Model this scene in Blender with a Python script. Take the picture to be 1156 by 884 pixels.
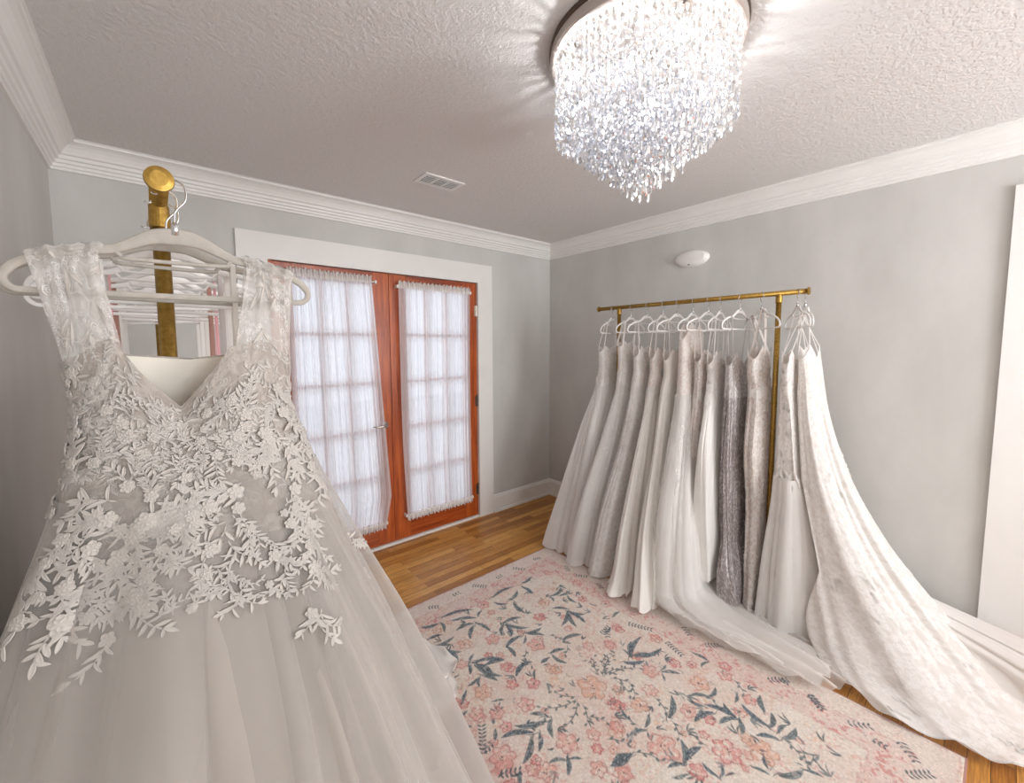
import bpy, math, random
import numpy as np
from mathutils import Vector, Matrix

PI = math.pi
R = random.Random(11)
for _o in list(bpy.data.objects):
    bpy.data.objects.remove(_o)
SC = bpy.context.scene
COL = SC.collection

# ------------------------------------------------------------------ camera, world, light, exposure
W_PX, H_PX = 1156, 884
F_PX, CX, CY = 470.75, 568.21, 428.92
PITCH, ROLL, YAW = -.0803, -.0059, .6957
_F = Vector((math.sin(YAW) * math.cos(PITCH), math.cos(YAW) * math.cos(PITCH), math.sin(PITCH)))
_R0 = Vector((math.cos(YAW), -math.sin(YAW), 0))
_U0 = _R0.cross(_F)
_Rv = _R0 * math.cos(ROLL) + _U0 * math.sin(ROLL)
_Uv = _U0 * math.cos(ROLL) - _R0 * math.sin(ROLL)
cam = bpy.data.cameras.new('camera')
cam.sensor_fit = 'HORIZONTAL'
cam.sensor_width = 36
cam.lens = F_PX / W_PX * 36
cam.shift_x = (W_PX / 2 - CX) / W_PX
cam.shift_y = -(H_PX / 2 - CY) / W_PX
cam.clip_start = .02
cam_o = bpy.data.objects.new('camera', cam)
COL.objects.link(cam_o)
cam_o.matrix_world = Matrix(((_Rv.x, _Uv.x, -_F.x, 0), (_Rv.y, _Uv.y, -_F.y, 0), (_Rv.z, _Uv.z, -_F.z, 1.5), (0, 0, 0, 1)))
SC.camera = cam_o

world = bpy.data.worlds.new('world')
SC.world = world
world.use_nodes = True
_bg = world.node_tree.nodes['Background']
_bg.inputs[0].default_value = (.80, .88, 1, 1)
_bg.inputs[1].default_value = .5

SC.view_settings.view_transform = 'Standard'
SC.view_settings.look = 'None'
SC.view_settings.gamma = 1
SC.view_settings.use_curve_mapping = False
SC.view_settings.exposure = 1.34
SC.cycles.transparent_max_bounces = 22
SC.cycles.max_bounces = 10
SC.cycles.diffuse_bounces = 6
SC.cycles.sample_clamp_indirect = 4
SC.cycles.sample_clamp_direct = 0
SC.cycles.use_denoising = True

BULB_STRENGTH = 150.0
def area(name, loc, rot, sx, sy, power, col):
    l = bpy.data.lights.new(name, 'AREA')
    l.shape = 'RECTANGLE'; l.size = sx; l.size_y = sy; l.energy = power; l.color = col
    o = bpy.data.objects.new(name, l); COL.objects.link(o)
    o.location = loc; o.rotation_euler = rot
    return o
# added fill at two made-up windows behind the camera; daylight through the french doors
area('added_fill_left', (.55, -1.86, 1.5), (PI * .58, 0, 0), 1.0, 1.3, 13, (.95, .975, 1))
area('added_fill_right', (2.25, -1.86, 1.5), (PI * .58, 0, 0), 1.0, 1.3, 25, (.95, .975, 1))
area('daylight_french_doors', (1.34, 3.5, 1.2), (PI / 2, 0, PI), 1.7, 2.1, 7, (.88, .94, 1))

# ------------------------------------------------------------------ material helpers
def M(name):
    m = bpy.data.materials.new(name); m.use_nodes = True
    nt = m.node_tree
    return m, nt, nt.nodes['Principled BSDF'], nt.nodes['Material Output']
def N(nt, t, **kw):
    n = nt.nodes.new(t)
    for k, v in kw.items():
        if k.startswith('i_'):
            n.inputs[k[2:].replace('_', ' ')].default_value = v
        else:
            setattr(n, k, v)
    return n
def math_node(nt, op, a, b=None, c=None, clamp=False):
    n = nt.nodes.new('ShaderNodeMath'); n.operation = op; n.use_clamp = clamp
    for i, v in enumerate((a, b, c)):
        if v is None: continue
        if isinstance(v, (int, float)): n.inputs[i].default_value = v
        else: nt.links.new(v, n.inputs[i])
    return n.outputs[0]
def ramp(nt, fac, stops):
    n = nt.nodes.new('ShaderNodeValToRGB'); e = n.color_ramp.elements
    e[0].position = stops[0][0]; e[0].color = (*stops[0][1], 1)
    e[1].position = stops[-1][0]; e[1].color = (*stops[-1][1], 1)
    for p, c in stops[1:-1]:
        q = e.new(p); q.color = (*c, 1)
    nt.links.new(fac, n.inputs[0])
    return n.outputs[0]
def coord(nt, kind='Object', scale=(1, 1, 1), rot=(0, 0, 0)):
    t = nt.nodes.new('ShaderNodeTexCoord'); m = nt.nodes.new('ShaderNodeMapping')
    m.inputs['Scale'].default_value = scale; m.inputs['Rotation'].default_value = rot
    nt.links.new(t.outputs[kind], m.inputs[0])
    return m.outputs[0]
def noise(nt, vec, scale, detail=4, rough=.55):
    n = nt.nodes.new('ShaderNodeTexNoise'); n.inputs['Scale'].default_value = scale
    n.inputs['Detail'].default_value = detail; n.inputs['Roughness'].default_value = rough
    nt.links.new(vec, n.inputs['Vector'])
    return n.outputs['Fac']
def bump(nt, h, bsdf, strength, dist):
    b = nt.nodes.new('ShaderNodeBump'); b.inputs['Strength'].default_value = strength; b.inputs['Distance'].default_value = dist
    nt.links.new(h, b.inputs['Height']); nt.links.new(b.outputs[0], bsdf.inputs['Normal'])
    return b
def mixc(nt, fac, a, b):
    n = nt.nodes.new('ShaderNodeMix'); n.data_type = 'RGBA'
    if isinstance(fac, (int, float)): n.inputs[0].default_value = fac
    else: nt.links.new(fac, n.inputs[0])
    for i, v in ((6, a), (7, b)):
        if isinstance(v, tuple): n.inputs[i].default_value = (*v, 1)
        else: nt.links.new(v, n.inputs[i])
    return n.outputs[2]

def plain(name, col, rough=.5, metal=0, var=.06, scale=6, bstr=.1, bscale=200):
    m, nt, b, out = M(name)
    v = coord(nt); f = noise(nt, v, scale)
    lo = tuple(c * (1 - var) for c in col); hi = tuple(min(1, c * (1 + var)) for c in col)
    nt.links.new(ramp(nt, f, [(.3, lo), (.7, hi)]), b.inputs['Base Color'])
    b.inputs['Roughness'].default_value = rough; b.inputs['Metallic'].default_value = metal
    if bstr: bump(nt, noise(nt, v, bscale, 2), b, bstr, .002)
    return m

def wall_mat():
    m, nt, b, out = M('grey_wall_paint')
    v = coord(nt, scale=(1, 1, .45)); f = noise(nt, v, 3.2, 6, .6)
    nt.links.new(ramp(nt, f, [(.3, (.53, .52, .495)), (.7, (.62, .61, .585))]), b.inputs['Base Color'])
    b.inputs['Roughness'].default_value = .62
    bump(nt, noise(nt, coord(nt), 260, 3), b, .15, .002)
    return m
def ceiling_mat():
    m, nt, b, out = M('knockdown_ceiling')
    v = coord(nt)
    b.inputs['Base Color'].default_value = (.70, .68, .665, 1)
    b.inputs['Roughness'].default_value = .8
    n1 = noise(nt, v, 62, 4, .6); n2 = noise(nt, v, 110, 3)
    r1 = ramp(nt, n1, [(.42, (0, 0, 0)), (.58, (1, 1, 1))])
    h = math_node(nt, 'ADD', r1, math_node(nt, 'MULTIPLY', n2, .6))
    bump(nt, h, b, .42, .004)
    return m
def floor_mat():
    m, nt, b, out = M('oak_strip_floor')
    v = coord(nt)
    br = N(nt, 'ShaderNodeTexBrick', offset=.37, offset_frequency=2)
    br.inputs['Color1'].default_value = (0, 0, 0, 1); br.inputs['Color2'].default_value = (1, 1, 1, 1)
    br.inputs['Mortar'].default_value = (.5, .5, .5, 1)
    br.inputs['Scale'].default_value = 1; br.inputs['Mortar Size'].default_value = .0012
    br.inputs['Brick Width'].default_value = .62; br.inputs['Row Height'].default_value = .057
    br.inputs['Bias'].default_value = 0
    nt.links.new(v, br.inputs['Vector'])
    g = noise(nt, coord(nt, scale=(3, 55, 1)), 3.5, 6, .65)
    g2 = noise(nt, coord(nt, scale=(1, 14, 1)), 2.2, 3)
    base = ramp(nt, br.outputs['Color'], [(0, (.38, .150, .024)), (.45, (.58, .275, .058)), (1, (.76, .42, .12))])
    dark = ramp(nt, g, [(.35, (.52, .45, .40)), (.6, (1.12, 1.08, 1.0))])
    mul = N(nt, 'ShaderNodeMix', data_type='RGBA', blend_type='MULTIPLY'); mul.inputs[0].default_value = .8
    nt.links.new(base, mul.inputs[6]); nt.links.new(dark, mul.inputs[7])
    mul2 = N(nt, 'ShaderNodeMix', data_type='RGBA', blend_type='MULTIPLY'); mul2.inputs[0].default_value = .5
    nt.links.new(mul.outputs[2], mul2.inputs[6]); nt.links.new(ramp(nt, g2, [(.3, (.6, .55, .5)), (.7, (1.1, 1.1, 1.1))]), mul2.inputs[7])
    fin = mixc(nt, br.outputs['Fac'], mul2.outputs[2], (.10, .035, .01))
    nt.links.new(fin, b.inputs['Base Color'])
    b.inputs['Roughness'].default_value = .34
    inv = math_node(nt, 'SUBTRACT', 1, br.outputs['Fac'])
    bump(nt, math_node(nt, 'ADD', inv, math_node(nt, 'MULTIPLY', g, .15)), b, .3, .001)
    return m
def wood_mat(name, c0, c1, c2, axis='z'):
    m, nt, b, out = M(name)
    sc = (26, 26, 1.6) if axis == 'z' else (1.6, 26, 26)
    g = noise(nt, coord(nt, scale=sc), 1.6, 8, .68)
    nt.links.new(ramp(nt, g, [(.3, c0), (.5, c1), (.72, c2)]), b.inputs['Base Color'])
    b.inputs['Roughness'].default_value = .3
    b.inputs['Coat Weight'].default_value = .4; b.inputs['Coat Roughness'].default_value = .2
    bump(nt, g, b, .12, .001)
    return m
def rug_mat():
    m, nt, b, out = M('floral_rug_pile')
    a = N(nt, 'ShaderNodeVertexColor', layer_name='pattern')
    v = coord(nt); f = noise(nt, v, 160, 3, .7); f2 = noise(nt, v, 9, 4)
    mul = N(nt, 'ShaderNodeMix', data_type='RGBA', blend_type='MULTIPLY'); mul.inputs[0].default_value = 1
    nt.links.new(a.outputs[0], mul.inputs[6])
    nt.links.new(ramp(nt, f, [(.3, (.80, .80, .80)), (.7, (1.08, 1.08, 1.08))]), mul.inputs[7])
    nt.links.new(mul.outputs[2], b.inputs['Base Color'])
    b.inputs['Roughness'].default_value = .95
    b.inputs['Sheen Weight'].default_value = .2
    bump(nt, f, b, .5, .003)
    return m

def lace_height(nt, vec2, s, dens=.42):
    """floral lace mask (0..1) out of a 2D vector in metres: five-petal blossoms, scattered leaves and thread vines"""
    def blossoms(scale, petals, rad, seed):
        mp = N(nt, 'ShaderNodeMapping'); mp.inputs['Scale'].default_value = (scale,) * 3; mp.inputs['Location'].default_value = (seed, seed * .7, 0)
        nt.links.new(vec2, mp.inputs[0])
        vo = N(nt, 'ShaderNodeTexVoronoi', voronoi_dimensions='2D'); vo.inputs['Scale'].default_value = 1; vo.inputs['Randomness'].default_value = .8
        nt.links.new(mp.outputs[0], vo.inputs['Vector'])
        sub = N(nt, 'ShaderNodeVectorMath', operation='SUBTRACT'); nt.links.new(mp.outputs[0], sub.inputs[0]); nt.links.new(vo.outputs['Position'], sub.inputs[1])
        sp = N(nt, 'ShaderNodeSeparateXYZ'); nt.links.new(sub.outputs[0], sp.inputs[0])
        ang = math_node(nt, 'ARCTAN2', sp.outputs[1], sp.outputs[0])
        spc = N(nt, 'ShaderNodeSeparateColor'); nt.links.new(vo.outputs['Color'], spc.inputs[0])
        ph = math_node(nt, 'MULTIPLY', spc.outputs[0], 6.28)
        pet = math_node(nt, 'ABSOLUTE', math_node(nt, 'COSINE', math_node(nt, 'ADD', math_node(nt, 'MULTIPLY', ang, petals / 2), ph)))
        rr = math_node(nt, 'MULTIPLY', math_node(nt, 'ADD', .35, math_node(nt, 'MULTIPLY', pet, .65)), rad)
        d = math_node(nt, 'SUBTRACT', rr, vo.outputs['Distance'])
        body = math_node(nt, 'MULTIPLY', d, 14, clamp=True)
        core = math_node(nt, 'MULTIPLY', math_node(nt, 'SUBTRACT', vo.outputs['Distance'], rad * .16), 18, clamp=True)
        rings = math_node(nt, 'ADD', .65, math_node(nt, 'MULTIPLY', math_node(nt, 'SINE', math_node(nt, 'MULTIPLY', d, 60)), .35))
        return math_node(nt, 'MULTIPLY', math_node(nt, 'MULTIPLY', body, core), rings)
    f1 = blossoms(s, 5, .50, 3.1)
    f2 = blossoms(s * 2.1, 4, .46, 8.7)
    mp = N(nt, 'ShaderNodeMapping'); nt.links.new(vec2, mp.inputs[0])
    n = noise(nt, mp.outputs[0], s * 1.1, 2)
    vine = math_node(nt, 'SUBTRACT', 1, math_node(nt, 'MULTIPLY', math_node(nt, 'ABSOLUTE', math_node(nt, 'SUBTRACT', n, .5)), 26), clamp=True)
    sel = math_node(nt, 'GREATER_THAN', noise(nt, mp.outputs[0], s * .55, 2), 1 - dens - .1)
    a = math_node(nt, 'MAXIMUM', f1, math_node(nt, 'MULTIPLY', f2, math_node(nt, 'ADD', .35, math_node(nt, 'MULTIPLY', sel, .65))))
    return math_node(nt, 'MAXIMUM', a, math_node(nt, 'MULTIPLY', vine, .7))

def fabric(name, base, kind='satin', thread=(.86, .84, .81), scale=16, rough=.6, alpha=1.0, trans=.25, bstr=.5):
    """kind: satin / chiffon / tulle / lace / sequin"""
    m, nt, b, out = M(name)
    uv = N(nt, 'ShaderNodeUVMap', uv_map='UVMap').outputs[0]
    ob = coord(nt)
    b.inputs['Roughness'].default_value = rough
    b.inputs['Sheen Weight'].default_value = .3
    b.inputs['Specular IOR Level'].default_value = .25
    soft = noise(nt, ob, 7, 3)
    if kind == 'lace':
        h = lace_height(nt, uv, scale)
        net = noise(nt, uv, 420, 2)
        c = mixc(nt, h, base, thread)
        nt.links.new(c, b.inputs['Base Color'])
        bump(nt, math_node(nt, 'ADD', h, math_node(nt, 'MULTIPLY', net, .12)), b, bstr, .004)
        colout = c
    elif kind == 'sequin':
        vo = N(nt, 'ShaderNodeTexVoronoi', voronoi_dimensions='2D'); vo.inputs['Scale'].default_value = 190
        mp = N(nt, 'ShaderNodeMapping'); mp.inputs['Scale'].default_value = (1, .45, 1)
        nt.links.new(uv, mp.inputs[0]); nt.links.new(mp.outputs[0], vo.inputs['Vector'])
        spc = N(nt, 'ShaderNodeSeparateColor'); nt.links.new(vo.outputs['Color'], spc.inputs[0])
        g = noise(nt, mp.outputs[0], scale, 5, .7)
        f = math_node(nt, 'ADD', math_node(nt, 'MULTIPLY', spc.outputs[0], .45), math_node(nt, 'MULTIPLY', g, .75))
        c = ramp(nt, f, [(.35, tuple(x * .72 for x in base)), (.6, base), (.85, thread)])
        nt.links.new(c, b.inputs['Base Color'])
        b.inputs['Roughness'].default_value = .38; b.inputs['Metallic'].default_value = .15
        bump(nt, f, b, .8, .003)
        colout = c
    else:
        c = ramp(nt, soft, [(.3, tuple(x * .95 for x in base)), (.7, base)])
        nt.links.new(c, b.inputs['Base Color'])
        if kind == 'satin':
            b.inputs['Roughness'].default_value = .38
        bump(nt, noise(nt, uv, 500 if kind != 'satin' else 30, 2), b, .12, .001)
        colout = c
    surf = b.outputs[0]
    if trans:
        t = N(nt, 'ShaderNodeBsdfTranslucent'); nt.links.new(colout, t.inputs[0])
        mx = N(nt, 'ShaderNodeMixShader'); mx.inputs[0].default_value = trans
        nt.links.new(surf, mx.inputs[1]); nt.links.new(t.outputs[0], mx.inputs[2]); surf = mx.outputs[0]
    if alpha < 1:
        tr = N(nt, 'ShaderNodeBsdfTransparent')
        lw = N(nt, 'ShaderNodeLayerWeight'); lw.inputs[0].default_value = .35
        a = math_node(nt, 'ADD', alpha, math_node(nt, 'MULTIPLY', lw.outputs['Facing'], 1 - alpha), clamp=True)
        if kind == 'lace':
            a = math_node(nt, 'MAXIMUM', a, h)
        mx = N(nt, 'ShaderNodeMixShader'); nt.links.new(a, mx.inputs[0])
        nt.links.new(tr.outputs[0], mx.inputs[1]); nt.links.new(surf, mx.inputs[2]); surf = mx.outputs[0]
    nt.links.new(surf, out.inputs[0])
    return m
def crystal_mat():
    m, nt, b, out = M('cut_crystal')
    nt.nodes.remove(b)
    g = N(nt, 'ShaderNodeBsdfGlossy'); g.inputs['Roughness'].default_value = .08; g.inputs['Color'].default_value = (1, 1, 1, 1)
    t = N(nt, 'ShaderNodeBsdfTransparent'); t.inputs['Color'].default_value = (.82, .84, .88, 1)
    tl = N(nt, 'ShaderNodeBsdfTranslucent'); tl.inputs['Color'].default_value = (.97, .98, 1, 1)
    fr = N(nt, 'ShaderNodeFresnel'); fr.inputs[0].default_value = 1.9
    m1 = N(nt, 'ShaderNodeMixShader'); m1.inputs[0].default_value = .07
    nt.links.new(t.outputs[0], m1.inputs[1]); nt.links.new(tl.outputs[0], m1.inputs[2])
    m2 = N(nt, 'ShaderNodeMixShader'); nt.links.new(math_node(nt, 'ADD', fr.outputs[0], .05, clamp=True), m2.inputs[0])
    nt.links.new(m1.outputs[0], m2.inputs[1]); nt.links.new(g.outputs[0], m2.inputs[2])
    nt.links.new(m2.outputs[0], out.inputs[0])
    return m
def glass_mat():
    m, nt, b, out = M('window_glass')
    nt.nodes.remove(b)
    g = N(nt, 'ShaderNodeBsdfGlossy'); g.inputs['Roughness'].default_value = .02
    t = N(nt, 'ShaderNodeBsdfTransparent'); fr = N(nt, 'ShaderNodeFresnel'); fr.inputs[0].default_value = 1.45
    mx = N(nt, 'ShaderNodeMixShader'); nt.links.new(fr.outputs[0], mx.inputs[0]); nt.links.new(t.outputs[0], mx.inputs[1]); nt.links.new(g.outputs[0], mx.inputs[2])
    nt.links.new(mx.outputs[0], out.inputs[0])
    return m
def sheer_mat():
    m, nt, b, out = M('sheer_curtain_voile')
    b.inputs['Base Color'].default_value = (.86, .85, .87, 1); b.inputs['Roughness'].default_value = .8
    weave = noise(nt, coord(nt, scale=(1, 1, .08)), 130, 3)
    t = N(nt, 'ShaderNodeBsdfTranslucent'); t.inputs[0].default_value = (.88, .88, .92, 1)
    tr = N(nt, 'ShaderNodeBsdfTransparent')
    m1 = N(nt, 'ShaderNodeMixShader'); m1.inputs[0].default_value = .55
    nt.links.new(b.outputs[0], m1.inputs[1]); nt.links.new(t.outputs[0], m1.inputs[2])
    lw = N(nt, 'ShaderNodeLayerWeight'); lw.inputs[0].default_value = .4
    a = math_node(nt, 'ADD', .80, math_node(nt, 'ADD', math_node(nt, 'MULTIPLY', lw.outputs['Facing'], .5), math_node(nt, 'MULTIPLY', math_node(nt, 'SUBTRACT', weave, .5), .35)), clamp=True)
    m2 = N(nt, 'ShaderNodeMixShader'); nt.links.new(a, m2.inputs[0]); nt.links.new(tr.outputs[0], m2.inputs[1]); nt.links.new(m1.outputs[0], m2.inputs[2])
    nt.links.new(m2.outputs[0], out.inputs[0])
    return m
def emit_mat(name, col, s):
    m, nt, b, out = M(name); nt.nodes.remove(b)
    e = N(nt, 'ShaderNodeEmission'); e.inputs[0].default_value = (*col, 1); e.inputs[1].default_value = s
    nt.links.new(e.outputs[0], out.inputs[0]); return m
def brass_mat():
    m, nt, b, out = M('brushed_gold_brass')
    v = coord(nt, scale=(1, 1, 1)); f = noise(nt, v, 90, 4)
    nt.links.new(ramp(nt, f, [(.3, (.28, .16, .03)), (.7, (.48, .30, .075))]), b.inputs['Base Color'])
    b.inputs['Metallic'].default_value = .85; b.inputs['Roughness'].default_value = .38
    bump(nt, noise(nt, v, 300, 2), b, .1, .0008)
    return m

MAT = dict(
    wall=wall_mat(), ceiling=ceiling_mat(), floor=floor_mat(), rug=rug_mat(),
    trim=plain('white_trim_paint', (.80, .785, .76), .42, var=.02, bstr=.04),
    mahog=wood_mat('red_mahogany_stain', (.17, .022, .004), (.40, .072, .010), (.60, .14, .022)),
    mahogx=wood_mat('red_mahogany_stain_rail', (.16, .020, .004), (.35, .060, .009), (.54, .12, .020), 'x'),
    glass=glass_mat(), sheer=sheer_mat(), brass=brass_mat(), crystal=crystal_mat(),
    nickel=plain('satin_nickel', (.62, .56, .50), .28, .9, bstr=.02),
    steel=plain('hook_steel', (.62, .62, .63), .25, .9, bstr=0),
    rim=plain('painted_canopy_rim', (.46, .41, .37), .35, .3, bstr=.02),
    rimdark=plain('bronze_canopy_edge', (.10, .07, .05), .5, .4),
    bulb=emit_mat('lamp_bulb_glow', (.98, .985, 1), BULB_STRENGTH),
    velvet=plain('beige_velvet_hanger', (.44, .405, .36), .9, var=.08, scale=60, bstr=.3, bscale=900),
    whitehang=plain('white_hanger_plastic', (.86, .84, .82), .45, var=.02, bstr=.02),
    pinkhang=plain('pink_hanger_strap', (.75, .38, .40), .6),
    plastic=plain('white_detector_plastic', (.82, .80, .77), .4, var=.02, bstr=.02),
    dark=plain('dark_duct', (.03, .03, .03), .8, bstr=0),
    porch=plain('pale_porch_concrete', (.55, .55, .56), .8),
    binding=plain('rose_rug_binding', (.42, .23, .20), .95),
    satin=fabric('ivory_satin', (.90, .87, .82), 'satin'),
    chiffon=fabric('white_chiffon', (.90, .875, .84), 'chiffon', trans=.2),
    crepe=fabric('ivory_crepe', (.87, .84, .79), 'chiffon', trans=.15),
    tulle=fabric('soft_white_tulle', (.91, .885, .855), 'tulle', alpha=.78, trans=.25),
    veil=fabric('outer_tulle_layer', (.89, .865, .835), 'tulle', alpha=.30, trans=.35, rough=.8),
    lining=fabric('skirt_lining', (.74, .70, .65), 'chiffon', trans=.15),
    cup=fabric('cream_bodice_lining', (.86, .80, .70), 'satin', trans=.1),
    lace=fabric('ivory_floral_lace', (.79, .745, .70), 'lace', (.96, .94, .92), 13, bstr=.25),
    lace_fine=fabric('fine_floral_lace', (.79, .745, .70), 'lace', (.96, .94, .92), 15, bstr=.25),
    lace_soft=fabric('soft_chantilly_lace', (.82, .785, .745), 'lace', (.96, .94, .92), 9, bstr=.3),
    lace_blush=fabric('blush_beaded_lace', (.77, .68, .63), 'lace', (.95, .92, .89), 14, bstr=.25),
    champagne=fabric('champagne_corded_lace', (.66, .575, .52), 'lace', (.93, .89, .86), 13, bstr=.4),
    beaded=fabric('white_beaded_tulle', (.62, .565, .545), 'sequin', (.93, .92, .90), 30),
    grey=fabric('mauve_grey_sequins', (.42, .365, .36), 'sequin', (.80, .76, .75), 26),
    strap_lace=fabric('illusion_strap_lace', (.76, .73, .69), 'lace', (.90, .88, .85), 26, alpha=.42, trans=.3),
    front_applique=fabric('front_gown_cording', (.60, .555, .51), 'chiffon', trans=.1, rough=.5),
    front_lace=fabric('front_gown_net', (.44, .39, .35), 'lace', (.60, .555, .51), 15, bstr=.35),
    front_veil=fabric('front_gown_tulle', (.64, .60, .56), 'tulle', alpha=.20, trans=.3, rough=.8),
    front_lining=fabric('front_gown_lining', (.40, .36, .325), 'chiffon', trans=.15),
    applique=fabric('corded_applique', (.84, .81, .77), 'chiffon', trans=.1, rough=.5),
    blushcloth=fabric('dusty_rose_lining', (.50, .27, .22), 'satin'),
)
# ------------------------------------------------------------------ mesh helpers
class MB:
    """collects vertices and faces; build() links them as ONE mesh object"""
    def __init__(s): s.v = []; s.f = []; s.uv = None
    def add(s, vs, fs):
        o = len(s.v); s.v += [tuple(p) for p in vs]; s.f += [tuple(i + o for i in f) for f in fs]; return s
    def box(s, a, b):
        x0, y0, z0 = a; x1, y1, z1 = b
        return s.add([(x0, y0, z0), (x1, y0, z0), (x1, y1, z0), (x0, y1, z0), (x0, y0, z1), (x1, y0, z1), (x1, y1, z1), (x0, y1, z1)],
                     [(0, 3, 2, 1), (4, 5, 6, 7), (0, 1, 5, 4), (1, 2, 6, 5), (2, 3, 7, 6), (3, 0, 4, 7)])
    def tube(s, pts, r, n=10, cap=True, flat=None):
        pts = [Vector(p) for p in pts]; m = len(pts); rs = r if isinstance(r, (list, tuple)) else [r] * m
        t0 = (pts[1] - pts[0]).normalized(); up = Vector((0, 0, 1)) if abs(t0.z) < .9 else Vector((0, 1, 0))
        if flat is not None: up = Vector(flat)
        vs = []; fs = []; a = None
        for i, p in enumerate(pts):
            t = (pts[min(i + 1, m - 1)] - pts[max(i - 1, 0)]).normalized()
            if a is None: a = t.cross(up).normalized()
            else: a = (a - t * a.dot(t)).normalized()
            b = t.cross(a).normalized()
            for k in range(n):
                an = 2 * PI * k / n
                vs.append(p + a * (math.cos(an) * rs[i]) + b * (math.sin(an) * rs[i]))
        for i in range(m - 1):
            for k in range(n):
                k2 = (k + 1) % n; fs.append((i * n + k, i * n + k2, (i + 1) * n + k2, (i + 1) * n + k))
        if cap: fs.append(tuple(range(n - 1, -1, -1))); fs.append(tuple((m - 1) * n + k for k in range(n)))
        return s.add(vs, fs)
    def lathe(s, c, prof, n=32, axis='z', cap=True):
        vs = []; fs = []
        for (r, h) in prof:
            for k in range(n):
                a = 2 * PI * k / n; p, q = math.cos(a) * r, math.sin(a) * r
                v = {'z': (p, q, h), 'y': (p, h, q), 'x': (h, p, q)}[axis]
                vs.append((c[0] + v[0], c[1] + v[1], c[2] + v[2]))
        for i in range(len(prof) - 1):
            for k in range(n):
                k2 = (k + 1) % n; fs.append((i * n + k, i * n + k2, (i + 1) * n + k2, (i + 1) * n + k))
        if cap: fs.append(tuple(range(n - 1, -1, -1))); fs.append(tuple((len(prof) - 1) * n + k for k in range(n)))
        return s.add(vs, fs)
    def build(s, name, mat, parent=None, smooth=False, bevel=0, uv=None, local=True):
        me = bpy.data.meshes.new(name); me.from_pydata(s.v, [], s.f); me.update()
        if smooth:
            me.polygons.foreach_set('use_smooth', [True] * len(me.polygons))
        if uv is not None:
            l = me.uv_layers.new(name='UVMap'); idx = np.empty(len(me.loops), dtype=np.int32); me.loops.foreach_get('vertex_index', idx)
            l.data.foreach_set('uv', np.asarray(uv, dtype=np.float32)[idx].ravel())
        for mm in (mat if isinstance(mat, list) else [mat]): me.materials.append(mm)
        o = bpy.data.objects.new(name, me); COL.objects.link(o)
        if parent is not None:
            o.parent = parent
            if local: o.matrix_parent_inverse = Matrix.Translation(-root_loc(parent))
        if bevel:
            bm = o.modifiers.new('bevel', 'BEVEL'); bm.width = bevel; bm.segments = 2; bm.limit_method = 'ANGLE'
        return o
def root_loc(o):
    return Vector(o.location) if o.parent is None else Vector((0, 0, 0))
def fix_normals(o):
    import bmesh
    bm = bmesh.new(); bm.from_mesh(o.data); bmesh.ops.recalc_face_normals(bm, faces=bm.faces); bm.to_mesh(o.data); bm.free()
def tag(o, label=None, cat=None, group=None, kind=None):
    if label: o['label'] = label
    if cat: o['category'] = cat
    if group: o['group'] = group
    if kind: o['kind'] = kind
    return o
def thing(name, label, cat, loc=(0, 0, 0), group=None, kind=None):
    o = bpy.data.objects.new(name, None); COL.objects.link(o); o.location = loc; o.empty_display_size = .05
    return tag(o, label, cat, group, kind)
def structure(name, mb, mat, parent=None, **kw):
    o = mb.build(name, mat, parent, **kw)
    fix_normals(o)
    if parent is None: o['kind'] = 'structure'
    return o
def boxes(*bs):
    m = MB()
    for a, b in bs: m.box(a, b)
    return m

# ------------------------------------------------------------------ the room
XL, XR, YB, YN, H = -.333, 3.020, 2.895, -1.9, 2.461
T = .14
DX0, DX1, DZ = .560, 2.1265, 2.035       # french door opening
structure('floor', boxes(((XL - T, YN - T, -.12), (XR + T, YB + T, 0))), MAT['floor'])
structure('ceiling', boxes(((XL - T, YN - T, H), (XR + T, YB + T, H + .1))), MAT['ceiling'])
structure('wall_back', boxes(((XL - T, YB, 0), (DX0, YB + T, H)), ((DX1, YB, 0), (XR + T, YB + T, H)), ((DX0, YB, DZ), (DX1, YB + T, H))), MAT['wall'])
structure('wall_left', boxes(((XL - T, YN, 0), (XL, YB, H))), MAT['wall'])
RD0, RD1 = -1.02, -.16                    # doorway in the right wall, just off the frame
structure('wall_right', boxes(((XR, RD1, 0), (XR + T, YB, H)), ((XR, YN, 0), (XR + T, RD0, H)), ((XR, RD0, 2.04), (XR + T, RD1, H))), MAT['wall'])
NW = [(.0, 1.1), (1.7, 2.8)]
bs = [((XL, YN - T, 0), (XR, YN, .8)), ((XL, YN - T, 2.2), (XR, YN, H)), ((XL, YN - T, .8), (0, YN, 2.2)), ((1.1, YN - T, .8), (1.7, YN, 2.2)), ((2.8, YN - T, .8), (XR, YN, 2.2))]
structure('wall_front', boxes(*bs), MAT['wall'])
for i, (a, b_) in enumerate(NW):  # unseen near-wall windows, added to go with the fill lights
    m = boxes(((a, YN - .09, .8), (a + .05, YN - .04, 2.2)), ((b_ - .05, YN - .09, .8), (b_, YN - .04, 2.2)), ((a, YN - .09, .8), (b_, YN - .04, .85)),
              ((a, YN - .09, 2.15), (b_, YN - .04, 2.2)), ((a, YN - .09, 1.48), (b_, YN - .04, 1.52)))
    w = structure('window_%d' % (i + 1), m, MAT['trim'])
    boxes(((a + .04, YN - .07, .84), (b_ - .04, YN - .064, 2.16))).build('pane', MAT['glass'], w, local=False)
    structure('trim_%d' % (i + 5), boxes(((a - .1, YN, .72), (a, YN + .02, 2.3)), ((b_, YN, .72), (b_ + .1, YN + .02, 2.3)), ((a - .1, YN, 2.2), (b_ + .1, YN + .02, 2.3)), ((a - .12, YN, .76), (b_ + .12, YN + .05, .8))), MAT['trim'])
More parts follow.
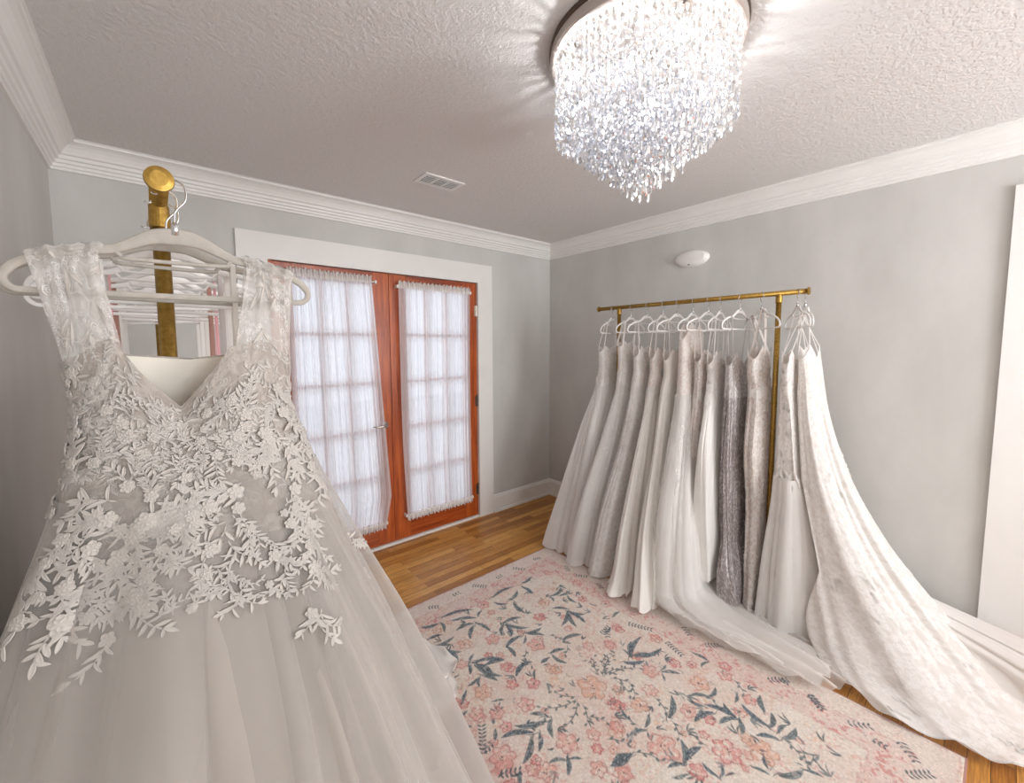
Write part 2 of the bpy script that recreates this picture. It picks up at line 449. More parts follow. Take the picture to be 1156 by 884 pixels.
structure('ground_outside', boxes(((-6, YB + T, -.2), (9, 12, -.08))), MAT['porch'])

# crown moulding: the profile runs round the room (distance from wall, height below ceiling)
CROWN = [(0, .125), (.012, .125), (.013, .113), (.020, .110), (.022, .098), (.030, .094), (.033, .082), (.042, .078), (.046, .064),
         (.056, .060), (.060, .050), (.070, .034), (.082, .022), (.096, .015), (.104, .013), (.105, .004), (.112, .003), (.112, 0)]
def run_profile(prof, path, closed_z):
    """path: list of (x, y, ix, iy) wall corners with inward diagonal directions"""
    m = MB(); n = len(prof); vs = []; fs = []
    for (x, y, ix, iy) in path:
        for (d, h) in prof: vs.append((x + ix * d, y + iy * d, closed_z(h)))
    for i in range(len(path) - 1):
        for k in range(n - 1): fs.append((i * n + k, (i + 1) * n + k, (i + 1) * n + k + 1, i * n + k + 1))
    return m.add(vs, fs)
for nm, pth in (('trim_1', [(XL, YB, 1, -1), (XR, YB, -1, -1)]), ('trim_2', [(XR, YB, -1, -1), (XR, YN, -1, 1)]),
                ('trim_3', [(XR, YN, -1, 1), (XL, YN, 1, 1)]), ('trim_4', [(XL, YN, 1, 1), (XL, YB, 1, -1)])):
    structure(nm, run_profile(CROWN, pth, lambda h: H - h), MAT['trim'])
BASE = [(0, .158), (.008, .157), (.013, .150), (.014, .140), (.019, .136), (.019, .022), (.030, .018), (.031, 0)]
def board(nm, pth): structure(nm, run_profile(BASE, pth, lambda h: h), MAT['trim'])
board('baseboard_back', [(2.2795, YB, 0, -1), (XR, YB, -1, -1)])
board('baseboard_back_left', [(XL, YB, 1, -1), (.407, YB, 0, -1)])
board('baseboard_right', [(XR, YB, -1, -1), (XR, .0066, -1, 0)])
board('baseboard_right_near', [(XR, RD0 - .16, -1, 0), (XR, YN, -1, 1)])
board('baseboard_left', [(XL, YN, 1, 1), (XL, YB, 1, -1)])
board('baseboard_front', [(XR, YN, -1, 1), (XL, YN, 1, 1)])
# casings
structure('trim_7', boxes(((.394, YB - .02, 0), (DX0 - .004, YB, 2.189)), ((DX1, YB - .02, 0), (2.2795, YB, 2.189)), ((DX0 - .004, YB - .02, DZ), (DX1, YB, 2.189))), MAT['trim'])
structure('trim_8', boxes(((XR - .02, RD1, 0), (XR, .0066, 2.205)), ((XR - .02, RD0 - .16, 0), (XR, RD0, 2.205)), ((XR - .02, RD0, 2.04), (XR, RD1, 2.205))), MAT['trim'])
structure('trim_9', boxes(((DX0, YB - .012, 0), (DX1, YB + T, .018))), MAT['trim'])          # pale threshold
structure('trim_10', boxes(((DX0 - .003, YB, 0), (DX0 + .014, YB + T, DZ)), ((DX1 - .010, YB + .05, 0), (DX1 + .002, YB + T, DZ)), ((DX0, YB + .05, DZ - .008), (DX1, YB + T, DZ + .002))), MAT['mahog'])

# ------------------------------------------------------------------ french doors
def french_door(name, x0, x1, gx0, gx1, label, handle):
    y0, y1 = YB + .006, YB + .046
    z0, z1 = .020, DZ - .004; gz0, gz1 = .20, 1.935
    d = structure(name, boxes(((x0, y0, z0), (gx0, y1, z1)), ((gx1, y0, z0), (x1, y1, z1))), MAT['mahog'], bevel=.002)
    d['label'] = label
    o = boxes(((gx0, y0, gz1), (gx1, y1, z1)), ((gx0, y0, z0), (gx1, y1, gz0))).build('rail', MAT['mahogx'], d, local=False, bevel=.002); fix_normals(o)
    mm = MB(); cw = (gx1 - gx0) / 3; rh = (gz1 - gz0) / 5
    for k in (1, 2): mm.box((gx0 + cw * k - .011, y0 + .004, gz0), (gx0 + cw * k + .011, y1 - .004, gz1))
    for k in range(1, 5): mm.box((gx0, y0 + .003, gz0 + rh * k - .011), (gx1, y1 - .003, gz0 + rh * k + .011))
    o = mm.build('muntin_grid', MAT['mahog'], d, local=False); fix_normals(o)
    for i in range(3):
        for j in range(5):
            boxes(((gx0 + cw * i, y0 + .018, gz0 + rh * j), (gx0 + cw * (i + 1), y0 + .022, gz0 + rh * (j + 1)))).build('pane', MAT['glass'], d, local=False)
    hx = x0 + .004 if handle else x1 - .003
    for hz in (.25, 1.03, 1.80):
        if handle: continue
        h = MB().lathe((x1 - .002, y0 - .006, hz - .045), [(.006, 0), (.006, .09)], 12); h.lathe((x1 - .002, y0 - .006, hz + .045), [(.004, 0), (.007, .005), (.002, .014)], 12)
        h.box((x1 - .022, y0 - .003, hz - .045), (x1 - .002, y0 + .001, hz + .045))
        h.build('hinge', MAT['nickel'] if hz > 1.5 else MAT['rimdark'], d, local=False, smooth=False)
    if handle:
        hz = .925; xx = x1 - .058
        h = MB().lathe((xx, y0, hz), [(.027, .0), (.028, -.006), (.022, -.010), (.011, -.014), (.010, -.045)], 28, 'y')
        h.build('handle_rose', MAT['nickel'], d, local=False, smooth=True)
        l = MB().tube([(xx, y0 - .045, hz), (xx - .03, y0 - .05, hz + .002), (xx - .07, y0 - .048, hz - .002), (xx - .105, y0 - .042, hz + .004)], [.010, .009, .007, .005], 12)
        l.build('lever_handle', MAT['nickel'], d, local=False, smooth=True)
    return d
french_door('door_1', DX0 + .016, 1.336, .688, 1.212, 'left red-stained french door with a lever handle', True)
french_door('door_2', 1.339, DX1 - .002, 1.472, 2.000, 'right red-stained french door with three hinges', False)
# stained door in the right wall doorway, beside the frame edge
d3 = structure('door_3', boxes(((XR + .03, RD0 + .01, .01), (XR + .07, RD1 - .01, 2.03))), MAT['mahog'], bevel=.002)
for _y0, _y1 in ((RD0 + .14, RD0 + .40), (RD0 + .46, RD1 - .14)):
    for _z0, _z1 in ((.22, .85), (1.02, 1.88)):
        boxes(((XR + .022, _y0, _z0), (XR + .031, _y1, _z1))).build('door_panel', MAT['mahog'], d3, local=False, bevel=.006)
MB().lathe((XR + .03, RD0 + .08, .95), [(.026, 0), (.024, -.012), (.010, -.02), (.010, -.04), (.026, -.055), (.026, -.07), (.010, -.082)], 24, 'x').build('door_knob', MAT['brass'], d3, local=False, smooth=True)

def curtain(x0, x1, z0, z1, pull, label, seed, rod):
    """sheer panel gathered on a rod at top and bottom; pull(z) gives left/right inset at height z"""
    rr = random.Random(seed); y = YB - .028
    t = thing('sheer_curtain', label, 'curtain', ((x0 + x1) / 2, y, z0), 'sheer curtains on the french doors')
    ph = [rr.random() * 6.28 for _ in range(6)]
    def surf(u, z):
        a, b = pull(z); xa, xb = x0 + a, x1 - b
        x = xa + (xb - xa) * u
        g = .0052 * math.sin(u * 2 * PI * 17 + ph[0] + .5 * math.sin(z * 2 + ph[3])) + .0035 * math.sin(u * 2 * PI * 29 + ph[1] + .7 * math.sin(z * 3.1)) + .004 * math.sin(u * 2 * PI * 6.3 + ph[2] + z)
        if rod and u > .9: g -= .012 * (u - .9) / .1
        return (x, y + g, z)
    nx, nz = 230, 46; m = MB(); vs = []; fs = []
    for j in range(nz + 1):
        z = z0 + .02 + (z1 - z0 - .04) * j / nz
        for i in range(nx + 1): vs.append(surf(i / nx, z))
    for j in range(nz):
        for i in range(nx): q = j * (nx + 1) + i; fs.append((q, q + 1, q + nx + 2, q + nx + 1))
    m.add(vs, fs).build('voile_panel', MAT['sheer'], t, smooth=True)
    for zz, s, nm in ((z1, 1, 'top_ruffle'), (z0, -1, 'bottom_ruffle')):
        m = MB(); vs = []; fs = []; n = 260; a, b = pull(zz)
        for i in range(n + 1):
            u = i / n; x = x0 + a + (x1 - b - x0 - a) * u
            w = .008 * math.sin(u * 2 * PI * 31 + ph[4]) + .004 * math.sin(u * 2 * PI * 47 + ph[5])
            hh = .030 + .006 * math.sin(u * 2 * PI * 19 + ph[2]) + .004 * rr.random()
            for (dz, k) in ((-.022, .5), (0, .35), (.012, .7), (hh, 1.3)):
                vs.append((x + w * .3 * k, y - .006 + w * k, zz + s * dz))
        for i in range(n):
            for k in range(3): q = i * 4 + k; fs.append((q, q + 4, q + 5, q + 1))
        m.add(vs, fs).build(nm, MAT['sheer_hem'], t, smooth=True)
        rodo = MB().tube([(x0 + a - .01, y, zz - s * .008), (x1 - b + (.035 if rod and s > 0 else .01), y, zz - s * .008)], .0045, 10).build('curtain_rod', MAT['trim'], t)
        for xx in ((x0 + a - .006), (x1 - b + (.03 if rod and s > 0 else .006))):
            boxes(((xx - .006, y - .008, zz - s * .008 - .011), (xx + .006, YB + .006, zz - s * .008 + .011))).build('rod_bracket', MAT['trim'], t)
    return t
def _hem():
    m, nt, b, out = M('gathered_curtain_hem')
    nt.links.new(ramp(nt, noise(nt, coord(nt), 60, 2), [(.3, (.74, .70, .68)), (.7, (.86, .83, .80))]), b.inputs['Base Color']); b.inputs['Roughness'].default_value = .8
    tl = N(nt, 'ShaderNodeBsdfTranslucent'); tl.inputs[0].default_value = (.85, .83, .82, 1)
    mx = N(nt, 'ShaderNodeMixShader'); mx.inputs[0].default_value = .3
    nt.links.new(b.outputs[0], mx.inputs[1]); nt.links.new(tl.outputs[0], mx.inputs[2]); nt.links.new(mx.outputs[0], out.inputs[0])
    return m
MAT['sheer_hem'] = _hem()
def pull_l(z):
    s = max(0, min(1, (1.96 - z) / 1.55)); return (0, .075 - .10 * s + (.04 * max(0, (.40 - z) / .2) if z < .4 else 0))
def pull_r(z):
    s = math.sin(PI * max(0, min(1, (z - .19) / 1.74))); return (.010 + .03 * (1 - s) * (1 if z < 1 else 0), .0 + .008 * s)
curtain(.655, 1.270, .190, 1.965, pull_l, 'sheer white curtain on the left french door, partly behind the big gown', 3, True)
curtain(1.385, 2.035, .200, 1.950, pull_r, 'sheer white curtain on the right french door', 5, False)
# ------------------------------------------------------------------ ceiling light, vent, detector
def chandelier(cx, cy):
    t = thing('crystal_chandelier', 'round flush-mount chandelier of hanging crystal prisms on the ceiling', 'chandelier', (cx, cy, H))
    MB().lathe((cx, cy, 0), [(.20, H), (.298, H), (.300, H - .006), (.300, H - .014), (.292, H - .018)], 72).build('ceiling_plate', MAT['rimdark'], t, smooth=False)
    MB().lathe((cx, cy, 0), [(.289, H - .014), (.296, H - .017), (.297, H - .042), (.291, H - .046), (.284, H - .046), (.282, H - .026), (.05, H - .024)], 72, cap=False).build('canopy_rim', MAT['rim'], t, smooth=False)
    zt = H - .05
    def prism(m, x, y, z, L, w, a):
        ring = [(math.cos(a + k * PI / 2) * w, math.sin(a + k * PI / 2) * w * .6) for k in range(4)]
        vs = [(x, y, z)] + [(x + p, y + q, z - L * .22) for p, q in ring] + [(x + p * .9, y + q * .9, z - L * .74) for p, q in ring] + [(x, y, z - L)]
        fs = []
        for k in range(4):
            k2 = (k + 1) % 4
            fs += [(0, 1 + k2, 1 + k), (1 + k, 1 + k2, 5 + k2, 5 + k), (5 + k, 5 + k2, 9)]
        m.add(vs, fs)
    def strand(m, r, a, zb, rr):
        x, y = cx + r * math.cos(a), cy + r * math.sin(a)
        z = zt - rr.random() * .006
        while z > zb:
            L = .019 + rr.random() * .008
            prism(m, x, y, z, L, .0066 + rr.random() * .002, rr.random() * 6.28)
            z -= L + .0012
        prism(m, x, y, z, .034, .0075, rr.random() * 6.28)
    rr = random.Random(4); rest = MB()
    radii = [.278, .242, .206, .170, .134, .098, .062, .026]
    count = 0
    for i, r in enumerate(radii):
        n = [86, 60, 50, 42, 34, 24, 14, 5][i]
        zb = 2.238 - .030 * i
        for k in range(n):
            a = 2 * PI * (k + .5 * (i % 2)) / n + rr.uniform(-.01, .01)
            if i < 1: 
                m = MB(); strand(m, r, a, zb + rr.uniform(-.004, .004), rr); m.build('crystal_strand', MAT['crystal'], t)
            else: strand(rest, r, a, zb + rr.uniform(-.004, .004), rr)
    strand(rest, .001, 0, 2.03, rr)
    o = rest.build('inner_crystal_curtain', MAT['crystal'], t); o['kind'] = 'stuff'
    for k in range(8):
        a = 2 * PI * k / 8 + .3; rad = .224 if k % 4 else .12
        x, y = cx + rad * math.cos(a), cy + rad * math.sin(a)
        MB().lathe((x, y, 0), [(.011, H - .024), (.011, H - .085), (.008, H - .09)], 14).build('lamp_socket', MAT['rim'], t, smooth=True)
        b = MB().lathe((x, y, 0), [(.004, H - .090), (.008, H - .096), (.010, H - .108), (.009, H - .120), (.005, H - .130), (.001, H - .136)], 14).build('light_bulb', MAT['bulb'], t, smooth=True)
    return t
chandelier(1.262, .80)

def vent():
    x0, x1, y0, y1 = 1.205, 1.465, 2.096, 2.245
    t = thing('ceiling_vent', 'white louvred air vent set in the textured ceiling', 'vent', ((x0 + x1) / 2, (y0 + y1) / 2, H))
    fr = .022
    o = boxes(((x0, y0, H - .007), (x1, y0 + fr, H)), ((x0, y1 - fr, H - .007), (x1, y1, H)), ((x0, y0 + fr, H - .007), (x0 + fr, y1 - fr, H)), ((x1 - fr, y0 + fr, H - .007), (x1, y1 - fr, H)))
    o.build('vent_frame', MAT['trim'], t)
    boxes(((x0 + fr, y0 + fr, H - .002), (x1 - fr, y1 - fr, H - .001))).build('dark_duct', MAT['dark'], t)
    for k in range(1, 3):
        xx = x0 + fr + (x1 - x0 - 2 * fr) * k / 3
        boxes(((xx - .004, y0 + fr, H - .008), (xx + .004, y1 - fr, H - .002))).build('vent_divider', MAT['trim'], t)
    for k in range(5):
        yy = y0 + fr + .008 + k * .0205
        m = MB().add([(x0 + fr, yy, H - .009), (x1 - fr, yy, H - .009), (x1 - fr, yy + .004, H - .002), (x0 + fr, yy + .004, H - .002),
                      (x0 + fr, yy + .001, H - .010), (x1 - fr, yy + .001, H - .010), (x1 - fr, yy + .005, H - .003), (x0 + fr, yy + .005, H - .003)],
                     [(0, 1, 2, 3), (4, 7, 6, 5), (0, 4, 5, 1), (3, 2, 6, 7), (0, 3, 7, 4), (1, 5, 6, 2)])
        m.build('vent_slat', MAT['trim'], t)
vent()

def detector():
    yc, zc = 1.481, 2.122; a, b = .125, .060
    t = thing('wall_detector', 'small oval white plastic detector high on the grey right wall', 'detector', (XR, yc, zc))
    prof = [(1, 0), (1.0, .006), (.97, .016), (.90, .026), (.74, .034), (.5, .038), (.2, .040), (.01, .040)]
    vs = []; fs = []; n = 40
    for (k, d) in prof:
        for i in range(n):
            an = 2 * PI * i / n; vs.append((XR - d, yc + math.cos(an) * a * k, zc + math.sin(an) * b * k))
    for j in range(len(prof) - 1):
        for i in range(n): i2 = (i + 1) % n; fs.append((j * n + i, j * n + i2, (j + 1) * n + i2, (j + 1) * n + i))
    MB().add(vs, fs).build('oval_cover', MAT['plastic'], t, smooth=True)
    vs = []; fs = []
    MB().lathe((XR - .030, yc - .082, zc + .008), [(.001, -.0), (.012, -.001), (.017, -.006), (.020, -.004), (.020, .01)], 20, 'x', cap=False).build('screw_boss', MAT['plastic'], t, smooth=True)
    boxes(((XR - .034, yc - .089, zc + .005), (XR - .031, yc - .075, zc + .011))).build('sensor_slot', MAT['dark'], t)
    boxes(((XR - .036, yc + .001, zc - .047), (XR - .026, yc + .014, zc - .042))).build('sensor_slot', MAT['dark'], t)
detector()

# ------------------------------------------------------------------ rug: pattern painted on the pile from motif lists (metres from the back left corner's x, world y)
RUG_P = [(0.73,1.849,1.3),(0.725,1.762,0.8),(0.737,1.414,1.5),(0.595,1.589,1.3),(0.9,1.558,1.2),(0.929,1.243,1.0),(1.02,1.183,1.0),(0.38,1.551,1.0),(0.537,1.388,1.0),(0.256,1.665,1.0),(0.949,1.393,0.8),(1.212,1.511,1.0),(0.74,1.531,0.8),(0.51,1.513,0.8),(1.152,1.23,1.0),(1.261,1.841,1.0),(1.318,1.645,1.1),(1.277,1.395,1.1),(1.001,1.472,0.7),(0.276,1.54,1.0),(0.525,1.404,1.0),(0.233,1.403,1.1),(0.275,1.289,1.1),(0.558,1.252,1.1),(0.46,1.192,1.3),(0.34,1.24,1.1),(0.331,1.169,0.9),(0.241,1.084,1.7),(0.461,0.97,1.5),(0.566,0.927,1.0),(0.531,0.882,0.8),(0.326,0.944,1.3),(0.327,0.998,0.8),(0.473,0.833,1.1),(0.744,0.952,1.1),(0.483,1.309,1.0),(0.661,0.889,1.0),(0.531,0.763,1.0),(1.054,1.05,1.0),(1.017,0.956,1.3),(0.719,0.727,2.0),(0.885,0.568,1.8),(1.016,1.176,1.1),(1.149,0.906,1.0),(1.201,0.853,0.9),(0.92,0.898,1.2),(0.944,0.74,1.2),(0.969,0.667,0.8),(0.753,0.938,0.9),(1.1,0.602,0.9),(1.195,0.601,1.0),(1.249,0.723,1.1),(0.732,0.602,1.1),(1.149,1.211,0.9),(1.234,1.053,1.1),(0.886,0.652,0.7),(1.308,0.747,1.0),(0.521,0.771,1.1)]
RUG_O = [(1.013,1.632,1.1),(0.47,1.65,1.2),(0.696,1.245,1.0),(0.412,1.83,0.8),(0.742,1.069,2.0),(0.361,1.358,1.3),(0.676,1.26,0.9),(0.812,0.99,0.8),(1.12,0.775,1.3),(0.817,0.889,1.2),(0.983,0.48,1.6),(0.648,0.884,1.2),(0.997,0.537,0.9)]
RUG_S = [(0.361,1.902,0.452,1.876),(0.48,1.904,0.666,1.846),(0.443,1.804,0.46,1.88),(0.516,1.843,0.633,1.774),(0.594,1.755,0.489,1.764),(0.602,1.749,0.623,1.641),(0.589,1.739,0.509,1.662),(0.812,1.864,0.986,1.872),(0.868,1.78,0.977,1.826),(1.023,1.841,1.021,1.737),(0.883,1.755,0.867,1.63),(1.143,1.881,1.044,1.865),(0.792,1.82,0.846,1.763),(0.72,1.648,0.824,1.623),(0.723,1.635,0.796,1.533),(0.718,1.629,0.683,1.542),(0.706,1.639,0.65,1.579),(0.372,1.681,0.274,1.706),(0.372,1.681,0.338,1.744),(0.368,1.675,0.263,1.598),(0.375,1.678,0.426,1.618),(0.376,1.669,0.373,1.573),(0.365,1.67,0.29,1.559),(0.411,1.533,0.465,1.568),(0.418,1.527,0.478,1.516),(0.429,1.51,0.458,1.417),(0.408,1.52,0.382,1.476),(0.459,1.476,0.547,1.441),(0.751,1.513,0.847,1.49),(0.761,1.495,0.82,1.435),(0.726,1.515,0.607,1.498),(0.736,1.497,0.691,1.463),(1.095,1.648,1.198,1.665),(1.086,1.656,1.062,1.602),(1.164,1.589,1.157,1.509),(1.13,1.619,1.213,1.586),(1.074,1.509,1.008,1.566),(1.061,1.498,0.94,1.431),(1.059,1.489,1.113,1.41),(1.057,1.479,1.055,1.363),(1.05,1.474,0.996,1.373),(0.861,1.354,0.973,1.315),(0.618,1.357,0.538,1.349),(0.746,1.33,0.827,1.303),(0.744,1.315,0.763,1.235),(0.72,1.318,0.667,1.316),(1.083,1.24,1.128,1.261),(1.21,1.295,1.281,1.3),(0.69,1.814,0.642,1.777),(0.616,1.508,0.601,1.42),(0.324,1.739,0.457,1.734),(0.337,1.799,0.419,1.785),(1.209,1.453,1.229,1.413),(0.335,1.627,0.228,1.567),(0.322,1.623,0.325,1.528),(0.405,1.536,0.372,1.474),(0.423,1.514,0.482,1.373),(0.44,1.522,0.552,1.443),(0.433,1.482,0.466,1.424),(0.405,1.445,0.448,1.366),(0.399,1.437,0.364,1.389),(0.389,1.438,0.325,1.429),(0.191,1.337,0.258,1.327),(0.191,1.337,0.19,1.261),(0.491,1.094,0.438,1.151),(0.473,1.087,0.357,1.152),(0.394,1.083,0.283,1.146),(0.378,1.076,0.28,1.019),(0.488,1.08,0.436,1.016),(0.411,1.068,0.357,1.014),(0.612,0.785,0.521,0.811),(0.512,0.953,0.489,0.952),(0.389,0.996,0.411,0.988),(0.424,0.938,0.37,0.886),(0.411,0.931,0.353,0.961),(0.422,0.922,0.459,0.891),(0.627,1.364,0.525,1.33),(0.263,1.495,0.217,1.468),(0.329,1.51,0.288,1.488),(0.362,1.293,0.406,1.269),(0.636,0.817,0.683,0.839),(0.185,1.038,0.211,1.038),(0.223,1.01,0.262,1.003),(0.583,1.266,0.622,1.306),(0.721,1.316,0.667,1.314),(1.023,1.06,1.191,1.108),(1.028,1.064,1.037,1.123),(1.035,1.058,1.12,1.123),(1.042,1.052,1.194,0.999),(1.041,1.061,1.125,0.99),(0.969,1.066,1.055,1.008),(1.052,0.919,1.108,0.857),(1.063,0.925,1.109,0.931),(1.042,0.913,1.011,0.882),(0.852,0.777,0.966,0.826),(0.807,0.839,0.741,0.816),(0.734,0.812,0.66,0.832),(0.613,0.793,0.513,0.813),(0.729,0.648,0.803,0.701),(0.741,0.647,0.834,0.635),(0.722,0.645,0.663,0.678),(0.695,0.624,0.642,0.652),(1.064,0.603,1.024,0.715),(1.02,0.705,0.997,0.775),(1.081,0.716,1.028,0.774),(1.06,0.602,1.094,0.667),(1.06,0.602,0.981,0.635),(1.066,0.597,0.995,0.559),(1.017,0.673,0.914,0.702),(1.277,0.885,1.281,0.809),(1.277,0.812,1.218,0.816),(1.117,0.498,1.147,0.616),(1.117,0.498,1.195,0.522),(1.177,0.537,1.255,0.581),(1.086,0.462,1.036,0.524),(1.112,0.47,1.18,0.461),(1.102,0.448,1.191,0.435),(0.768,0.546,0.776,0.609),(0.773,0.541,0.821,0.561),(0.893,0.487,0.911,0.433),(0.967,0.475,0.929,0.444),(0.795,0.531,0.827,0.512),(0.932,0.416,1.021,0.366),(1.021,0.366,1.043,0.313),(1.081,0.716,1.151,0.723),(1.188,0.651,1.131,0.636),(0.739,0.92,0.729,0.859),(0.697,0.909,0.719,0.879)]
RUG_V = [(0.665,1.075,0.59,1.178),(0.658,1.075,0.49,1.148),(0.648,1.077,0.491,1.022),(0.642,1.056,0.579,0.97),(0.6,0.997,0.649,0.921),(0.813,1.071,0.899,1.181),(0.816,1.069,0.949,1.107),(0.82,1.072,0.938,1.046),(0.832,1.055,0.889,0.964),(0.889,0.993,0.834,0.919),(0.578,0.887,0.633,0.815),(0.828,1.066,0.993,1.126),(0.831,1.063,0.999,0.994),(0.848,1.034,0.826,0.932),(0.735,0.821,0.741,0.93),(0.629,0.828,0.734,0.812),(0.613,0.793,0.671,0.697),(0.855,0.775,0.798,0.705),(0.798,0.705,0.734,0.644),(0.9,0.882,0.852,0.777),(1.064,0.603,1.081,0.716),(1.103,0.467,1.05,0.368),(0.855,0.617,0.86,0.684),(1.257,0.702,1.203,0.626),(0.829,1.437,0.859,1.32),(0.859,1.32,0.786,1.279),(0.68,1.437,0.621,1.387),(0.621,1.387,0.623,1.323),(0.867,1.115,0.99,1.139),(0.867,1.115,0.851,1.192),(0.263,1.495,0.241,1.46),(0.447,1.115,0.494,1.086),(0.394,1.083,0.47,1.084),(1.114,0.408,1.058,0.37),(1.122,0.363,1.042,0.366),(1.027,0.396,1.034,0.364)]
RUG_F = [(0.192,1.135,0.261,1.239),(0.251,1.153,0.201,1.146),(1.252,1.011,1.223,0.906),(1.225,1.216,1.279,1.101),(1.369,0.592,1.441,0.532),(1.426,0.45,1.371,0.397),(1.372,0.873,1.441,0.815),(1.43,1.011,1.389,0.95),(1.417,0.451,1.371,0.384),(1.368,0.313,1.421,0.246),(1.425,0.17,1.358,0.112),(1.272,0.132,1.343,0.073),(1.418,0.559,1.419,0.529),(0.471,2.035,0.526,1.999),(0.64,2.035,0.697,2.038),(0.792,2.051,0.859,1.981),(0.959,2.009,1.016,2.019),(1.118,2.041,1.178,1.974),(1.305,2.031,1.364,2.015),(1.42,1.832,1.379,1.77),(1.377,1.711,1.421,1.644),(1.419,1.559,1.386,1.504),(1.358,0.237,1.352,0.192),(1.048,1.251,1.128,1.261),(1.364,1.432,1.405,1.384),(0.191,1.045,0.262,1.003),(1.107,1.266,1.054,1.215),(1.171,1.688,1.191,1.644)]
def rug():
    x0, y0, x1, y1 = .65, .0, 2.17, 2.10
    st = .0030; nx = int((x1 - x0) / st) + 1; ny = int((y1 - y0) / st) + 1
    X, Y = np.meshgrid(np.linspace(0, x1 - x0, nx), np.linspace(0, y1 - y0, ny))
    rs = np.random.RandomState(5)
    def vnoise(cell):
        gx, gy = int(X.max() / cell) + 3, int(Y.max() / cell) + 3
        g = rs.rand(gy, gx); fx, fy = X / cell, Y / cell; ix, iy = fx.astype(int), fy.astype(int); u, v = fx - ix, fy - iy
        u = u * u * (3 - 2 * u); v = v * v * (3 - 2 * v)
        return (g[iy, ix] * (1 - u) + g[iy, ix + 1] * u) * (1 - v) + (g[iy + 1, ix] * (1 - u) + g[iy + 1, ix + 1] * u) * v
    n1, n2, n3, n4 = vnoise(.22), vnoise(.05), vnoise(.012), vnoise(.006)
    cream = np.array([.70, .62, .54]); blush = np.array([.66, .47, .41]); white = np.array([.74, .69, .63])
    C = cream + (blush - cream) * np.clip((n1 - .45) * 1.1 + (n2 - .5) * .5, 0, .55)[..., None]
    C = C + (white - C) * np.clip((n2 - .6) * 1.6, 0, .7)[..., None]
    def lay(mask, col, a=1.0):
        k = np.clip(mask * a, 0, 1)[..., None]; C[:] = C * (1 - k) + np.array(col) * k
    def win(x, y, r):
        i0, i1 = max(0, int((y - r) / st)), min(ny, int((y + r) / st) + 2); j0, j1 = max(0, int((x - r) / st)), min(nx, int((x + r) / st) + 2)
        return (slice(i0, i1), slice(j0, j1)) if i1 > i0 and j1 > j0 else None
    def lay_w(w, mask, col, a=1.0):
        k = np.clip(mask * a, 0, 1)[..., None]; C[w] = C[w] * (1 - k) + np.array(col) * k
    scr = np.clip((vnoise(.009) - .60) * 7, 0, 1) * np.clip((vnoise(.06) - .42) * 4, 0, 1)
    lay(scr, (.64, .31, .27), .55)
    scr = np.clip((vnoise(.011) - .66) * 8, 0, 1) * np.clip((vnoise(.08) - .5) * 4, 0, 1)
    lay(scr, (.68, .43, .28), .5)
    # borders: distance to the rug's edge
    D = np.minimum(np.minimum(X, X.max() - X), np.minimum(Y, Y.max() - Y))
    warp = (n2 - .5) * .012
    band = lambda a, b: ((D + warp > a) & (D + warp < b)).astype(float)
    lay(band(.012, .020) * (n3 > .3), (.52, .26, .23), .6)
    lay(((D > .015) & (D < .115)).astype(float), (.68, .57, .51), .55)
    lay(band(.112, .122) * (n3 > .35), (.55, .30, .27), .55)
    lay(band(.122, .235), (.66, .44, .40), .38)
    streak = np.clip((vnoise(.010) - .52) * 6, 0, 1) * np.clip((vnoise(.028) - .38) * 4, 0, 1)
    lay(band(.122, .235) * streak, (.58, .22, .20), .75)
    lay(band(.125, .23) * (n4 > .86), (.20, .16, .16), .6)
    lay(band(.02, .11) * (n4 > .92) * (n2 > .5), (.16, .18, .20), .6)
    lay(band(.232, .240) * (n3 > .4), (.55, .30, .27), .5)
    cols_p = [(.62, .20, .19), (.66, .27, .24), (.68, .34, .29)]
    def flower(x, y, s, col, seed):
        q = random.Random(seed); R0 = .031 * s; w = win(x, y, R0 * 1.7)
        if not w: return
        dx, dy = X[w] - x, Y[w] - y; r = np.hypot(dx, dy); an = np.arctan2(dy, dx) + q.random() * 6; npet = q.choice([5, 5, 6])
        edge = R0 * (.72 + .28 * np.abs(np.cos(an * npet / 2)) + .10 * (n3[w] - .5))
        halo = np.clip((edge * 1.45 - r) / (R0 * .5), 0, 1)
        lay_w(w, halo * np.clip((n3[w] - .35) * 3, 0, 1), (.66, .36, .31), .6)
        lay_w(w, np.clip((edge - r) / .004, 0, 1) * np.clip(.15 + 1.7 * (n3[w] - .2), 0, 1), col, .72)
        lay_w(w, (np.abs(edge - .004 - r) < .0028) * (n4[w] > .25), tuple(c * .62 for c in col), .75)
        lay_w(w, (np.abs(np.cos(an * npet / 2)) < .16) * (r < edge * .9) * (r > R0 * .25), tuple(c * .60 for c in col), .6)
        lay_w(w, (np.abs(np.cos(an * npet * 1.5)) < .3) * (r < edge * .75) * (r > R0 * .35) * (n4[w] > .4), (.80, .50, .44), .6)
        lay_w(w, (r < R0 * .26).astype(float), (.72, .50, .40), .8)
        lay_w(w, (r < R0 * .26) * (n4[w] > .62), (.14, .08, .09), .85)
    def stroke(xa, ya, xb, yb, w0, col, veins=True, curve=0.0):
        L = math.hypot(xb - xa, yb - ya)
        if L < .004: return
        w = win((xa + xb) / 2, (ya + yb) / 2, L * .62 + w0)
        if not w: return
        ux, uy = (xb - xa) / L, (yb - ya) / L
        t = ((X[w] - xa) * ux + (Y[w] - ya) * uy) / L; d = (X[w] - xa) * -uy + (Y[w] - ya) * ux
        d = d - curve * L * 4 * t * (1 - t)
        tt = np.clip(t, 0, 1); wid = w0 * np.sin(PI * np.clip(tt * .93 + .05, 0, 1)) ** .7
        ins = np.clip((wid - np.abs(d)) / .0025, 0, 1) * (t > 0) * (t < 1)
        lay_w(w, ins, col, .92)
